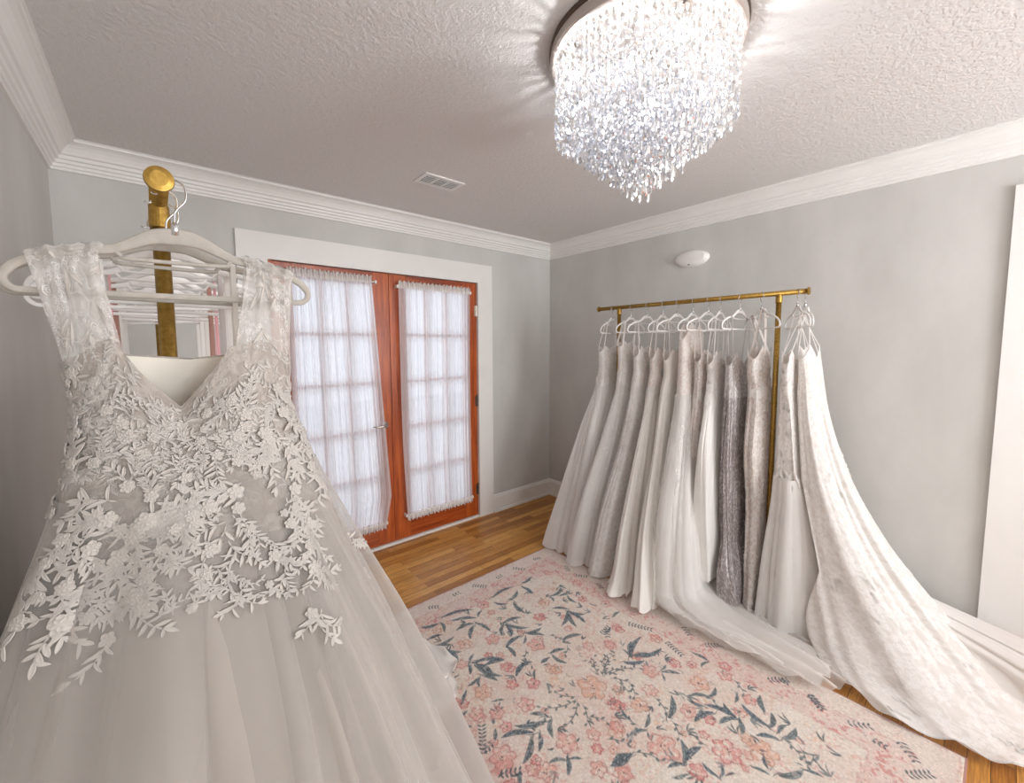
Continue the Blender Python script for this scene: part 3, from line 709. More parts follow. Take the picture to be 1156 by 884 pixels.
        if veins and w0 > .006:
            lay_w(w, ins * (np.abs(np.abs(d) - wid * .45) < wid * .22) * (n4[w] > .45), (.30, .36, .38), .6)
    def vine(xa, ya, xb, yb, col=(.10, .115, .125), wd=.0036, cv=.12):
        stroke(xa, ya, xb, yb, wd, col, False, cv)
    slate = [(.045, .075, .105), (.06, .085, .10), (.075, .105, .11)]
    q = random.Random(3)
    # filler blossoms and twigs where the photo shows only dense pattern
    for k in range(70):
        x, y = q.uniform(.26, 1.26), q.uniform(.25, 1.85)
        if k % 3 == 0: flower(x, y, q.uniform(.5, .8), (.70, .42, .32) if k % 2 else (.68, .36, .31), k)
        else:
            an = q.random() * 6.28
            vine(x, y, x + .05 * math.cos(an), y + .05 * math.sin(an), (.22, .25, .24), .0016)
            for s in (-1, 1): stroke(x + .03 * math.cos(an), y + .03 * math.sin(an), x + .03 * math.cos(an) + .02 * math.cos(an + s), y + .03 * math.sin(an) + .02 * math.sin(an + s), .0035, (.22, .25, .24), False)
    for k in range(60):      # part of the field nearest the door rack, mostly under the big gown
        x, y = q.uniform(.02, .34), q.uniform(.05, 2.0)
        if k % 2: flower(x, y, q.uniform(.6, 1.1), cols_p[k % 3], k + 90)
        else: stroke(x, y, x + q.uniform(-.07, .07), y + q.uniform(-.07, .07), .009, slate[k % 3])
    for k in range(95):     # small leaf sprigs filling the ground between the main motifs
        x, y, an = q.uniform(.30, 1.25), q.uniform(.28, 1.84), q.random() * 6.28
        for s in (-.9, -.3, .3, .9)[:q.randint(2, 4)]:
            ll = q.uniform(.03, .055); stroke(x, y, x + ll * math.cos(an + s), y + ll * math.sin(an + s), q.uniform(.004, .0065), slate[k % 3] if k % 3 else (.16, .19, .19), True, .1)
    for (x, y, s) in RUG_O: flower(x, y, s * 1.1, (.68, .40, .28), int(x * 1e4))
    for (x, y, s) in RUG_P: flower(x, y, s, cols_p[int(x * 1000) % 3], int(y * 1e4))
    for (a, b, c, d) in RUG_V:
        vine(a, b, c, d); L = math.hypot(c - a, d - b)
        if L > .06:
            n = int(L / .022)
            for k in range(1, n + 1):
                t = k / (n + .3); px = a + (c - a) * t - (d - b) * .12 * 4 * t * (1 - t); py = b + (d - b) * t + (c - a) * .12 * 4 * t * (1 - t); an = math.atan2(d - b, c - a) + (.8 if k % 2 else -.8)
                stroke(px, py, px + .021 * math.cos(an), py + .021 * math.sin(an), .0062, (.12, .15, .15), False)
    for i, (a, b, c, d) in enumerate(RUG_S):
        L = math.hypot(c - a, d - b)
        stroke(a, b, c, d, min(.0135, max(.0055, L * .14)), slate[i % 3], True, .10 if i % 2 else -.10)
        vine(a - (c - a) * .22, b - (d - b) * .22, a + (c - a) * .3, b + (d - b) * .3)
    def fern(a, b, c, d):
        L = max(math.hypot(c - a, d - b), .035); an0 = math.atan2(d - b, c - a); n = max(3, int(L / .015)); c, d = a + L * math.cos(an0), b + L * math.sin(an0)
        vine(a, b, c, d, wd=.0022, cv=0)
        for k in range(n):
            t = (k + .4) / n; px, py = a + (c - a) * t, b + (d - b) * t
            for s in (-1.05, 1.05):
                ll = q.uniform(.017, .024); stroke(px, py, px + ll * math.cos(an0 + s), py + ll * math.sin(an0 + s), .0052, slate[1], False)
    for f in RUG_F: fern(*f)
    for k in range(13): fern(.065, .10 + k * .155, .073, .155 + k * .155)
    C[:] = C * (.90 + .22 * n4)[..., None]
    C = C + (np.array([.70, .61, .53]) - C) * (np.clip((n3 - .62) * 1.6, 0, .5) * np.clip((n2 - .3) * 2, 0, 1))[..., None]
    C = np.clip(C, 0, 1)
    Z = .0085 + .0012 * (n3 - .5) + np.where(D < .004, -.004, 0)
    V = np.stack([X + x0, Y + y0, Z], -1).reshape(-1, 3)
    I = np.arange(nx * ny).reshape(ny, nx)
    Fq = np.stack([I[:-1, :-1], I[:-1, 1:], I[1:, 1:], I[1:, :-1]], -1).reshape(-1, 4)
    me = bpy.data.meshes.new('rug_pile')
    me.vertices.add(len(V)); me.vertices.foreach_set('co', V.astype(np.float32).ravel())
    me.loops.add(Fq.size); me.loops.foreach_set('vertex_index', Fq.astype(np.int32).ravel())
    me.polygons.add(len(Fq)); me.polygons.foreach_set('loop_start', np.arange(0, Fq.size, 4, dtype=np.int32)); me.polygons.foreach_set('loop_total', np.full(len(Fq), 4, dtype=np.int32))
    me.update(calc_edges=True)
    ca = me.color_attributes.new('pattern', 'FLOAT_COLOR', 'POINT')
    ca.data.foreach_set('color', np.concatenate([C.reshape(-1, 3), np.ones((nx * ny, 1))], 1).astype(np.float32).ravel())
    me.materials.append(MAT['rug'])
    t = thing('floral_area_rug', 'cream and pink floral area rug with slate leaves on the wood floor', 'rug', ((x0 + x1) / 2, (y0 + y1) / 2, 0))
    o = bpy.data.objects.new('rug_pile', me); COL.objects.link(o); o.parent = t; o.matrix_parent_inverse = Matrix.Translation(-t.location)
    boxes(((x0 - .003, y0 - .003, .0005), (x1 + .003, y1 + .003, .0065))).build('rug_binding', MAT['binding'], t)
rug()

# ------------------------------------------------------------------ clothes racks
BAR_Z, BAR_R = 1.775, .0138
def rack(x, ya, yb, posts, label, name='clothes_rack'):
    t = thing(name, label, 'clothes rack', (x, (ya + yb) / 2, 0), 'gold clothes racks')
    MB().tube([(x, ya, BAR_Z), (x, yb, BAR_Z)], BAR_R, 24).build('hanging_bar', MAT['brass'], t, smooth=True)
    for yy, s in ((ya, -1), (yb, 1)):
        MB().lathe((x, yy, BAR_Z), [(.0135, 0), (.0195, s * .002), (.0205, s * .005), (.0195, s * .010), (.012, s * .012), (.001, s * .0123)], 32, 'y').build('end_cap', MAT['brass'], t, smooth=False)
    for yy in posts:
        MB().tube([(x, yy, .006), (x, yy, BAR_Z)], .0132, 24).build('post', MAT['brass'], t, smooth=True)
        MB().lathe((x, yy, 0), [(.0135, BAR_Z - .05), (.0165, BAR_Z - .048), (.0165, BAR_Z - .03), (.0155, BAR_Z - .008)], 24).build('joint_collar', MAT['brass'], t, smooth=False)
        MB().lathe((x, yy, 0), [(.0135, 1.17), (.0145, 1.171), (.0145, 1.19), (.0135, 1.191)], 24).build('joint_ring', MAT['brass'], t, smooth=False)
        MB().lathe((x, yy, 0), [(.062, .0005), (.062, .006), (.058, .009), (.022, .011), (.018, .022), (.0135, .026)], 36).build('floor_flange', MAT['brass'], t, smooth=False)
    return t
rack(2.6, .665, 1.975, (.792, 1.80), 'gold pipe clothes rack along the grey right wall')
rack(.022, .905, 2.24, (1.035, 2.09), 'gold pipe clothes rack near the left wall, round cap facing the camera')

# ------------------------------------------------------------------ hangers
def smooth_path(pts, n):
    P = np.array(pts, float); m = len(P); out = []
    T = np.array([(P[min(i + 1, m - 1)] - P[max(i - 1, 0)]) * .5 for i in range(m)])
    for i in range(m - 1):
        for k in range(n):
            t = k / n; a = 2 * t**3 - 3 * t**2 + 1; b = t**3 - 2 * t**2 + t; c = -2 * t**3 + 3 * t**2; d = t**3 - t**2
            out.append(a * P[i] + b * T[i] + c * P[i + 1] + d * T[i + 1])
    out.append(P[-1]); return np.array(out)
def flat_loop(m, pts, wid, th, closed):
    """sweep in the xz plane with in-plane width wid and thickness th along y (softened octagon section)"""
    n = len(pts); vs = []; fs = []
    for i in range(n):
        a = pts[(i - 1) % n] if closed or i > 0 else pts[i]; b = pts[(i + 1) % n] if closed or i < n - 1 else pts[i]
        t = (b - a); t = t / (np.linalg.norm(t[:2]) + 1e-9); nx_, nz_ = -t[1], t[0]; w = (wid[i] if hasattr(wid, '__len__') else wid) / 2
        for (u, v) in ((1, .5), (.7, 1), (-.7, 1), (-1, .5), (-1, -.5), (-.7, -1), (.7, -1), (1, -.5)):
            vs.append((pts[i][0] + nx_ * w * u, th * v, pts[i][1] + nz_ * w * u))
    for i in range(n if closed else n - 1):
        i2 = (i + 1) % n
        for k in range(8): k2 = (k + 1) % 8; fs.append((i * 8 + k, i * 8 + k2, i2 * 8 + k2, i2 * 8 + k))
    m.add(vs, fs)
def hanger_meshes(bold):
    m = MB(); k = 1.0 if bold else .78
    half = [(0, -.012), (.030, -.016), (.058, -.030), (.085, -.043), (.125, -.050), (.165, -.062), (.195, -.078), (.2075, -.097), (.200, -.112), (.180, -.1155), (.09, -.1155), (.0, -.1155)]
    full = half + [(-x, z) for x, z in half[-2:0:-1]]
    P = smooth_path(full + [full[0]], 4)[:-1]
    w = [(.013 + .015 * math.exp(-(p[0] / .055) ** 2) if p[1] > -.09 else .0105) * k for p in P]
    w = [(.010 * k if p[1] < -.10 else ww) for p, ww in zip(P, w)]
    flat_loop(m, P, w, .0035 * (1 if bold else .8), True)
    inner = smooth_path([(-.083, -.040), (-.074, -.052), (-.066, -.056), (0, -.057), (.066, -.056), (.074, -.052), (.083, -.040)], 4)
    flat_loop(m, inner, .0065 * k, .003, False)
    h = MB()
    hp = [(0, 0, -.012), (0, 0, .022), (.004, 0, .034), (.016, 0, .050), (.0185, 0, .066), (.014, 0, .079), (.0, 0, .0855), (-.013, 0, .080), (-.0178, 0, .068), (-.0185, 0, .060), (-.024, 0, .056), (-.029, 0, .0585)]
    hp = [tuple(p) for p in smooth_path([(a, b, c - .0) for a, b, c in hp], 4)]
    h.tube(hp, .0017, 8)
    h.lathe((0, 0, 0), [(.0065, -.010), (.006, .004), (.0035, .012)], 12)
    return m, h
HANGER = {}
def hanger(x, y, rz, style, label, group, tip=0):
    if style not in HANGER:
        m, h = hanger_meshes(style == 'velvet')
        root = thing('clothes_hanger', 'x', 'hanger', (0, 0, 0))
        m.build('hanger_frame', MAT['velvet'] if style == 'velvet' else MAT['whitehang'], root, smooth=True)
        h.build('hanger_hook', MAT['steel'], root, smooth=True)
        HANGER[style] = root; r = root
    else:
        src = HANGER[style]; r = src.copy(); COL.objects.link(r)
        for ch in list(src.children):
            c = ch.copy(); COL.objects.link(c); c.parent = r
    r.location = (x, y, BAR_Z + BAR_R + .0018 - .0855); r.rotation_euler = (0, tip, rz)
    r['label'] = label; r['category'] = 'hanger'; r['group'] = group
    return r

# ------------------------------------------------------------------ gowns
def hermite(xs, ys, x):
    xs = np.asarray(xs, float); ys = np.asarray(ys, float); h = np.diff(xs); d = np.diff(ys, axis=0) / h[:, None]
    m = np.zeros_like(ys); m[0] = d[0]; m[-1] = d[-1]
    for i in range(1, len(xs) - 1):
        s = d[i - 1] * d[i] > 0; w1, w2 = 2 * h[i] + h[i - 1], h[i] + 2 * h[i - 1]
        m[i] = np.where(s, (w1 + w2) / (w1 / np.where(s, d[i - 1], 1) + w2 / np.where(s, d[i], 1)), 0)
    k = np.clip(np.searchsorted(xs, x) - 1, 0, len(xs) - 2); t = ((x - xs[k]) / h[k])[..., None]; hh = h[k][..., None]
    return (2 * t**3 - 3 * t**2 + 1) * ys[k] + (t**3 - 2 * t**2 + t) * hh * m[k] + (-2 * t**3 + 3 * t**2) * ys[k + 1] + (t**3 - t**2) * hh * m[k + 1]
class Surf:
    """cloth surface S(theta, t): theta 0 = +x (towards the wall side), pi/2 = +y; t 0 top edge, 1 hem.
    rows: (t, z, cx, cy, rx, ry, fold amplitude)"""
    def __init__(s, rows, seed, neck=None, waist=.22, freq=(5, 9, 14, 23), sharp=.35, xmax=2.985, xmin=None, floorz=.014, wob=.0, box=.85, zw=.0, ylo=None, yhi=None):
        s.ylo, s.yhi = ylo, yhi; s.grid = None; s.lift = 0
        s.rows = np.array(rows, float); s.neck = neck; s.waist = waist; q = random.Random(seed)
        s.ph = [q.random() * 6.28 for _ in range(24)]; s.freq = freq; s.sharp = sharp; s.xmax = xmax; s.xmin = xmin; s.fz = floorz; s.wob = wob; s.box = box; s.zw = zw
    def f(s, th, t):
        p = s.ph; a = th + .25 * np.sin(th * 2 + p[8]) + .12 * np.sin(3 * th + 2.2 * t + p[9]); r = 0
        for i, (n, w) in enumerate(zip(s.freq, (1, .75, .5, .28))):
            v = np.sin(n * a + p[i] + .8 * np.sin(2.5 * t + p[i + 4]))
            v = np.sign(v) * np.abs(v) ** (1 - s.sharp) if i < 3 else v
            r = r + w * v * (.65 + .35 * np.sin(th * (i + 1) + p[10 + i]))
        return r / 1.6
    def __call__(s, th, t):
        th = np.asarray(th, float); t = np.asarray(t, float)
        th, t = np.broadcast_arrays(th, t)
        P = hermite(s.rows[:, 0], s.rows[:, 1:], t)
        z, cx, cy, rx, ry, am = [P[..., i] for i in range(6)]
        c, si = np.cos(th), np.sin(th)
        ux = np.sign(c) * np.abs(c) ** s.box; uy = np.sign(si) * np.abs(si) ** s.box
        fo = s.f(th, t) * am
        wob = 1 + s.wob * (np.sin(3 * th + s.ph[14]) + .6 * np.sin(7 * th + s.ph[15])) * t ** 3
        k = np.minimum(1, .35 + np.minimum(rx, ry) * 4)
        x = cx + (rx * wob + fo) * ux; y = cy + (ry * wob + fo * k) * uy
        if s.neck is not None:
            z = z + s.neck(th) * np.clip(1 - t / s.waist, 0, 1) ** 1.4
        if s.zw:
            z = z + s.zw * (t > .8) * np.clip((t - .8) * 5, 0, 1) * (.5 + .5 * np.sin(9 * th + 14 * t + s.ph[16]) * np.sin(5 * th - 20 * t + s.ph[17])) 
        z = np.maximum(z, s.fz + .004 * np.abs(s.f(th, t)))
        def soft_hi(v, m): return np.where(v > m - .05, m - .05 + .05 * (1 - np.exp(-(v - m + .05) / .05)), v)
        x = soft_hi(x, s.xmax)
        if s.xmin is not None: x = -soft_hi(-x, -s.xmin)
        def lim(v, tab, sg):      # neighbouring gowns on the rail flatten each other
            m = sg * np.interp(z, [p[0] for p in tab], [p[1] for p in tab]) - .004; v = v * sg
            return sg * np.where(v > m - .02, m - .02 + .02 * (1 - np.exp(-(v - m + .02) / .02)), v)
        if s.yhi: y = lim(y, s.yhi, 1)
        if s.ylo: y = lim(y, s.ylo, -1)
        return np.stack([x, y, z], -1)
    def normal(s, th, t):
        e = 1e-3; a = s(th + e, t) - s(th - e, t); b = s(th, np.minimum(t + e, 1)) - s(th, np.maximum(t - e, 0))
        n = np.cross(b, a); return n / (np.linalg.norm(n, axis=-1, keepdims=True) + 1e-9), a / (2 * e), b / (2 * e)
    def mesh(s, name, mat, parent, t0, t1, nth, nt, off=0.0, part_label=None):
        th = np.linspace(0, 2 * PI, nth + 1); t = np.linspace(t0, t1, nt + 1)
        TT, HH = np.meshgrid(t, th, indexing='ij'); P = s(HH, TT)
        if off:
            n, _, _ = s.normal(HH, TT); P = P + n * off; P[..., 2] = np.maximum(P[..., 2], .012)
        R_ = hermite(s.rows[:, 0], s.rows[:, 1:], np.array([(t0 + t1) / 2, t1])); rad = float(np.mean(R_[:, 3:5]) * .9 + .05)
        arc = np.concatenate([[0], np.cumsum(np.linalg.norm(np.diff(P[:, nth * 5 // 8], axis=0), axis=1))])
        uv = np.stack([HH * max(rad, .12), -np.broadcast_to(arc[:, None], HH.shape) + t0], -1)
        I = np.arange((nt + 1) * (nth + 1)).reshape(nt + 1, nth + 1)
        Fq = np.stack([I[:-1, :-1], I[1:, :-1], I[1:, 1:], I[:-1, 1:]], -1).reshape(-1, 4)
        m = MB(); m.v = P.reshape(-1, 3).tolist(); m.f = Fq.tolist()
        o = m.build(name, mat, parent, smooth=True, uv=uv.reshape(-1, 2))
        if part_label: o['label'] = part_label
        return o
def ribbon(m, pts, w, n_hint=(0, 1, 0), th=.0012):
    """flat strap along pts, width w (scalar or list) across the direction"""
    P = [Vector(p) for p in pts]; k = len(P); vs = []; fs = []
    for i, p in enumerate(P):
        t = (P[min(i + 1, k - 1)] - P[max(i - 1, 0)]).normalized(); s = t.cross(Vector(n_hint)).normalized(); nn = s.cross(t)
        ww = (w[i] if isinstance(w, (list, tuple)) else w) / 2
        vs += [p - s * ww - nn * th, p + s * ww - nn * th, p + s * ww + nn * th, p - s * ww + nn * th]
    for i in range(k - 1):
        for a in range(4): b = (a + 1) % 4; fs.append((i * 4 + a, i * 4 + b, i * 4 + 4 + b, i * 4 + 4 + a))
    fs += [(3, 2, 1, 0), tuple((k - 1) * 4 + a for a in range(4))]
    m.add(vs, fs)
def strap_pair(g, S, hx, hy, hz, xs, w, mat, rz=0, top_at=None):
    """front and back strap at each x offset, looped over the hanger arm"""
    for xo in xs:
        ax = hx + xo * math.cos(rz); ay = hy + xo * math.sin(rz)
        r = abs(xo); az = hz + float(np.interp(r, [.0, .058, .085, .125, .165, .195], [-.004, -.022, -.036, -.045, -.056, -.073])) + .003
        a = []
        for side in (-1, 1):
            best = None
            ring = S(np.linspace(0, 2 * PI, 160), 0.0)
            for th, p in zip(np.linspace(0, 2 * PI, 160), ring):
                if (math.sin(th) * side) < .0: continue
                d = abs(p[0] - ax)
                if best is None or d < best[0]: best = (d, p)
            a.append(best[1])
        f, b = a
        m = MB(); pts = [tuple(f - np.array([0, 0, .02])), tuple(f + np.array([0, 0, .01])), ((f[0] + ax) / 2, (f[1] + ay - .008) / 2 - .001, (f[2] + az) / 2), (ax, ay - .008, az - .008), (ax, ay - .004, az + .003), (ax, ay + .004, az + .003),
                         (ax, ay + .008, az - .008), ((b[0] + ax) / 2, (b[1] + ay + .008) / 2 + .001, (b[2] + az) / 2), tuple(b + np.array([0, 0, .01])), tuple(b - np.array([0, 0, .02]))]
        ribbon(m, pts, w, (0, 1, 0)); m.build('strap', mat, g)
def vneck(cx_th=-PI / 2, depth=.06, width=.5, side=.03, back=.0):
    """top edge rising to a point under each strap, dipping between and towards the sides"""
    sh = .35 if cx_th < -1.6 else 0
    def f(th):
        c = np.cos(th - sh); u = np.sign(c) * np.abs(c) ** .85; near = np.sin(th) < 0
        d = np.where(near, max(depth, .055), max(back, .03))
        return -d * np.clip(1 - np.abs(u) / .72, 0, 1) ** .9 - (side + .045) * np.clip((np.abs(u) - .72) / .28, 0, 1)
    return f
def leaf_patch(L, w, n=6, curve=0.0):
    """(a, b, h) grid of a corded leaf, a along, b across"""
    P = []; F = []; pw = .5 if w > L * .35 else .8
    for i in range(n + 1):
        t = i / n; ww = w * (math.sin(PI * min(1, t * .92 + .05)) ** pw if t < 1 else .05); c = curve * L * t * t
        for k, (u, h) in enumerate(((-1, -.0006), (-.86, .0013), (-.6, .0003), (0, .0007), (.6, .0003), (.86, .0013), (1, -.0006))):
            P.append((t * L, u * ww + c, h))
    for i in range(n):
        for k in range(6): q = i * 7 + k; F.append((q, q + 7, q + 8, q + 1))
    return P, F
def grid_of(S):
    """dense sample of the cloth, so that many small patches can be laid on it quickly"""
    if S.grid is None:
        th = np.linspace(-PI, PI, 721); t = np.linspace(0, 1, 401); TT, HH = np.meshgrid(t, th, indexing='ij'); P = S(HH, TT)
        a = np.gradient(P, axis=1) / (2 * PI / 720); b = np.gradient(P, axis=0) / (1 / 400)
        n = np.cross(b, a); n /= np.linalg.norm(n, axis=-1, keepdims=True) + 1e-9
        S.grid = (P, n, np.linalg.norm(a, axis=-1), np.linalg.norm(b, axis=-1))
    return S.grid
def look(A_, th, t):
    u = ((np.asarray(th) + PI) % (2 * PI)) / (2 * PI) * 720; v = np.clip(np.asarray(t), 0, .99999) * 400
    i, k = u.astype(int) % 720, v.astype(int); f, g = u - u.astype(int), v - k
    if A_.ndim == 3: f, g = f[..., None], g[..., None]
    return (A_[k, i] * (1 - f) + A_[k, i + 1] * f) * (1 - g) + (A_[k + 1, i] * (1 - f) + A_[k + 1, i + 1] * f) * g
def put_patch(m, S, th0, t0, ang, P, F, lift=.0012):
    PG, NG, LA, LB = grid_of(S); th_a = np.array([th0]); t_a = np.array([t0])
    la, lb = float(look(LA, th_a, t_a)[0]), float(look(LB, th_a, t_a)[0])
    ca, sa = math.cos(ang), math.sin(ang); A = np.array(P)
    u = A[:, 0] * ca - A[:, 1] * sa; v = A[:, 0] * sa + A[:, 1] * ca
    th = th0 + u / max(la, .03); t = np.clip(t0 - v / max(lb, .05), .001, .995)
    Q = look(PG, th, t) + look(NG, th, t) * (A[:, 2] + lift + S.lift)[:, None]
    m.add(Q.tolist(), F)
def sprig(m, S, th0, t0, ang, size, q, flower=True):
    """curved stem with paired leaves and a blossom at its root"""
    PG, NG, LA, LB = grid_of(S); la, lb = max(float(look(LA, np.array([th0]), np.array([t0]))[0]), .03), max(float(look(LB, np.array([th0]), np.array([t0]))[0]), .05)
    k = q.randint(4, 6); x = y = 0.0; an = ang; cv = q.uniform(-.38, .38)
    for i in range(k):
        st = size * .16; x += st * math.cos(an); y += st * math.sin(an)
        for s in (-1, 1):
            P, F = leaf_patch(size * (.34 - .025 * i) * q.uniform(.8, 1.25), size * q.uniform(.032, .05), 6, s * q.uniform(-.1, .35))
            if q.random() < .85: put_patch(m, S, th0 + x / la, t0 - y / lb, an + s * q.uniform(.35, 1.1), P, F)
        P, F = leaf_patch(st * 1.1, .0012, 3); put_patch(m, S, th0 + (x - st * math.cos(an)) / la, t0 - (y - st * math.sin(an)) / lb, an, P, F)
        an += cv
    P, F = leaf_patch(size * .3, size * .05, 5); put_patch(m, S, th0 + x / la, t0 - y / lb, an, P, F)
    if flower:
        np_ = q.choice([5, 6]); ro = q.random() * 6
        for i in range(np_):
            P, F = leaf_patch(size * .20, size * .085, 6); put_patch(m, S, th0, t0, ro + 2 * PI * i / np_, P, F, .0022)
        for i in range(np_):
            P, F = leaf_patch(size * .14, size * .05, 4); put_patch(m, S, th0, t0, ro + .5 + 2 * PI * i / np_, P, F, .0034)
FRONT_SPRIGS = [(-2.789,0.241,3.14,0.07),(-2.654,0.193,1.75,0.09),(-2.692,0.138,1.66,0.07),(-2.249,0.108,0.35,0.07),(-1.897,0.16,1.05,0.08),(-1.874,0.236,1.4,0.07),(-2.212,0.246,3.14,0.11),(-2.137,0.258,2.62,0.09),(-2.039,0.268,0.0,0.11),(-2.039,0.268,-1.57,0.1),(-1.942,0.263,0.35,0.1),(-2.084,0.293,-1.4,0.1),(-1.957,0.313,-1.75,0.09),(-2.309,0.306,-1.05,0.1),(-2.279,0.326,-1.66,0.1),(-2.189,0.338,0.0,0.08),(-1.867,0.341,1.4,0.08),(-1.724,0.348,1.22,0.07),(-2.594,0.286,4.19,0.07),(-2.482,0.321,3.49,0.07),(-1.597,0.273,2.62,0.08),(-1.814,0.293,-0.52,0.09),(-1.342,0.108,3.49,0.08),(-1.192,0.135,1.57,0.09),(-1.23,0.155,-1.75,0.09),(-0.75,0.098,0.0,0.08),(-0.652,0.153,-0.7,0.09),(-1.057,0.183,-1.4,0.1),(-0.817,0.208,-1.05,0.09),(-0.622,0.241,-1.05,0.1),(0.308,0.298,-1.4,0.09),(-1.417,0.216,1.57,0.08),(-1.402,0.246,3.49,0.11),(-1.567,0.268,3.49,0.1),(-1.469,0.276,-1.75,0.1),(-1.634,0.273,3.49,0.08),(-1.537,0.301,-1.57,0.09),(-1.574,0.323,-1.75,0.08),(-1.529,0.331,-1.05,0.06),(-1.26,0.316,-1.57,0.08),(-1.312,0.348,-1.57,0.07),(-0.87,0.296,-1.57,0.1),(-0.96,0.331,-1.57,0.1),(-1.08,0.353,-1.57,0.09),(-1.125,0.386,-1.48,0.1),(0.255,0.351,-0.7,0.09),(-0.142,0.356,-0.52,0.08),(-1.08,0.276,0.0,0.07),(-1.529,0.115,1.05,0.07),(-1.537,0.158,-1.57,0.07),(-2.309,0.271,-1.92,0.09),(-2.174,0.298,-1.75,0.08),(-1.777,0.266,0.17,0.07),(-1.335,0.286,-1.4,0.08),(-1.11,0.306,-1.57,0.08),(-2.497,0.276,-1.75,0.08),(-2.369,0.195,1.4,0.08),(-2.062,0.213,1.57,0.08),(-1.245,0.226,0.7,0.08),(-1.664,0.221,1.57,0.07)]
lab_h = ['beige velvet hanger directly behind the front gown hanger', 'white hanger just behind the second beige hanger, before the gold post', 'white hanger just beyond the gold post on the left rack', 'white hanger tilted to the right, middle of the left rack',
         'white hanger of the rose-lined gown on the left rack', 'white hanger of the smooth ivory gown on the left rack', 'white hanger second from the far end of the left rack', 'white hanger at the far end of the left rack']
MAT['pinkstrap'] = MAT['pinkhang']
WALL_RACK, DOOR_RACK = 'gowns on the rack along the grey wall', 'gowns on the rack by the left wall'
def gown(name, label, group, rows, seed, mats, hy, hx=2.6, rz=0, straps=(-.105, .105), strap_w=.007, strap_mat=None, neck=None, waist=.22, nth=200, nt=90, veil=None, cat='wedding dress', **kw):
    S = Surf(rows, seed, neck, waist, **kw)
    g = thing(name, label, cat, (rows[0][2], rows[0][3], 0), group)
    bm, sm = mats
    S.mesh('bodice', MAT[bm], g, 0, waist, nth, max(8, int(nt * .25)))
    S.mesh('skirt', MAT[sm], g, waist, 1, nth, nt)
    if veil:
        rows2 = [(r[0], r[1], r[2], r[3], r[4] + veil[0] * max(0, r[0] - waist), r[5] + veil[0] * max(0, r[0] - waist), r[6] * 1.15) for r in rows]
        V = Surf(rows2, seed + 50, neck, waist, **kw)
        V.mesh('overskirt', MAT[veil[1]], g, waist, 1, nth, nt, off=.006)
    if straps:
        hz = BAR_Z + BAR_R + .0018 - .0855
        strap_pair(g, S, hx, hy, hz, straps, strap_w, MAT[strap_mat or bm], rz)
    return g, S

# ---- the large gown in front, on the left rack
FX, FY, FRZ = .040, .935, math.radians(-6)
def front_neck(th):
    c = np.cos(th); u = np.sign(c) * np.abs(c) ** .85; near = np.sin(th) < .05
    v = -.098 * np.clip(1 - np.abs(u + .13) / np.where(u > -.13, .46, .50), 0, 1) ** .9 + .012 * np.exp(-((np.abs(u) - .6) / .16) ** 2)
    return np.where(near, v, -.016 * (1 - np.abs(u)) - .004) - .022 * np.clip((np.abs(u) - .72) / .28, 0, 1)
FRONT = [(0, 1.502, .050, .915, .158, .052, .0015), (.10, 1.42, .050, .905, .150, .064, .0015), (.22, 1.30, .056, .89, .172, .088, .003), (.35, 1.12, .058, .885, .225, .140, .018),
         (.5, .90, .062, .88, .300, .215, .034), (.75, .47, .070, .87, .430, .315, .060), (.93, .12, .085, .86, .545, .39, .056), (1, .016, .09, .86, .580, .41, .06)]
g0 = thing('wedding_gown', 'large lace and tulle gown nearest the camera, flower applique trailing onto its skirt', 'wedding dress', (.05, .9, 0), DOOR_RACK)
S0 = Surf(FRONT, 21, front_neck, .22, freq=(4, 8, 13, 23), sharp=.35, xmin=-.318, yhi=[(0, 1.45), (.45, 1.2), (.9, 1.02), (1.3, .966)])
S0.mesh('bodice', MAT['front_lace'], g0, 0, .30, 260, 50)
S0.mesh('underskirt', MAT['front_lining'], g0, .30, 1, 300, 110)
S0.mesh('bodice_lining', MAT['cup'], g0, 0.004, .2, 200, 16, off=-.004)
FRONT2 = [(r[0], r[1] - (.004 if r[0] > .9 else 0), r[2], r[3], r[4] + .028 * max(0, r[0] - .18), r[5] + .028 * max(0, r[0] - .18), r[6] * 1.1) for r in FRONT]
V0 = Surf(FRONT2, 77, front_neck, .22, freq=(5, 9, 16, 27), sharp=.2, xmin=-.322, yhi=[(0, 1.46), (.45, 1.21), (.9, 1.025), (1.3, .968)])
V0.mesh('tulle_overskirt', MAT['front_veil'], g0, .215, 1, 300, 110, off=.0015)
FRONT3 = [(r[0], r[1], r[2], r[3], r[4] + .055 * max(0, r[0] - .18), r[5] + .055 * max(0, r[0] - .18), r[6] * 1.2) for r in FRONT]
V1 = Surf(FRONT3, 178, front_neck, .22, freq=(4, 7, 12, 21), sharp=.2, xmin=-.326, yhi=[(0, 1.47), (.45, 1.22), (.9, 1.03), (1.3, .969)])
V1.mesh('tulle_overskirt', MAT['front_veil'], g0, .235, 1, 300, 110, off=.0025)
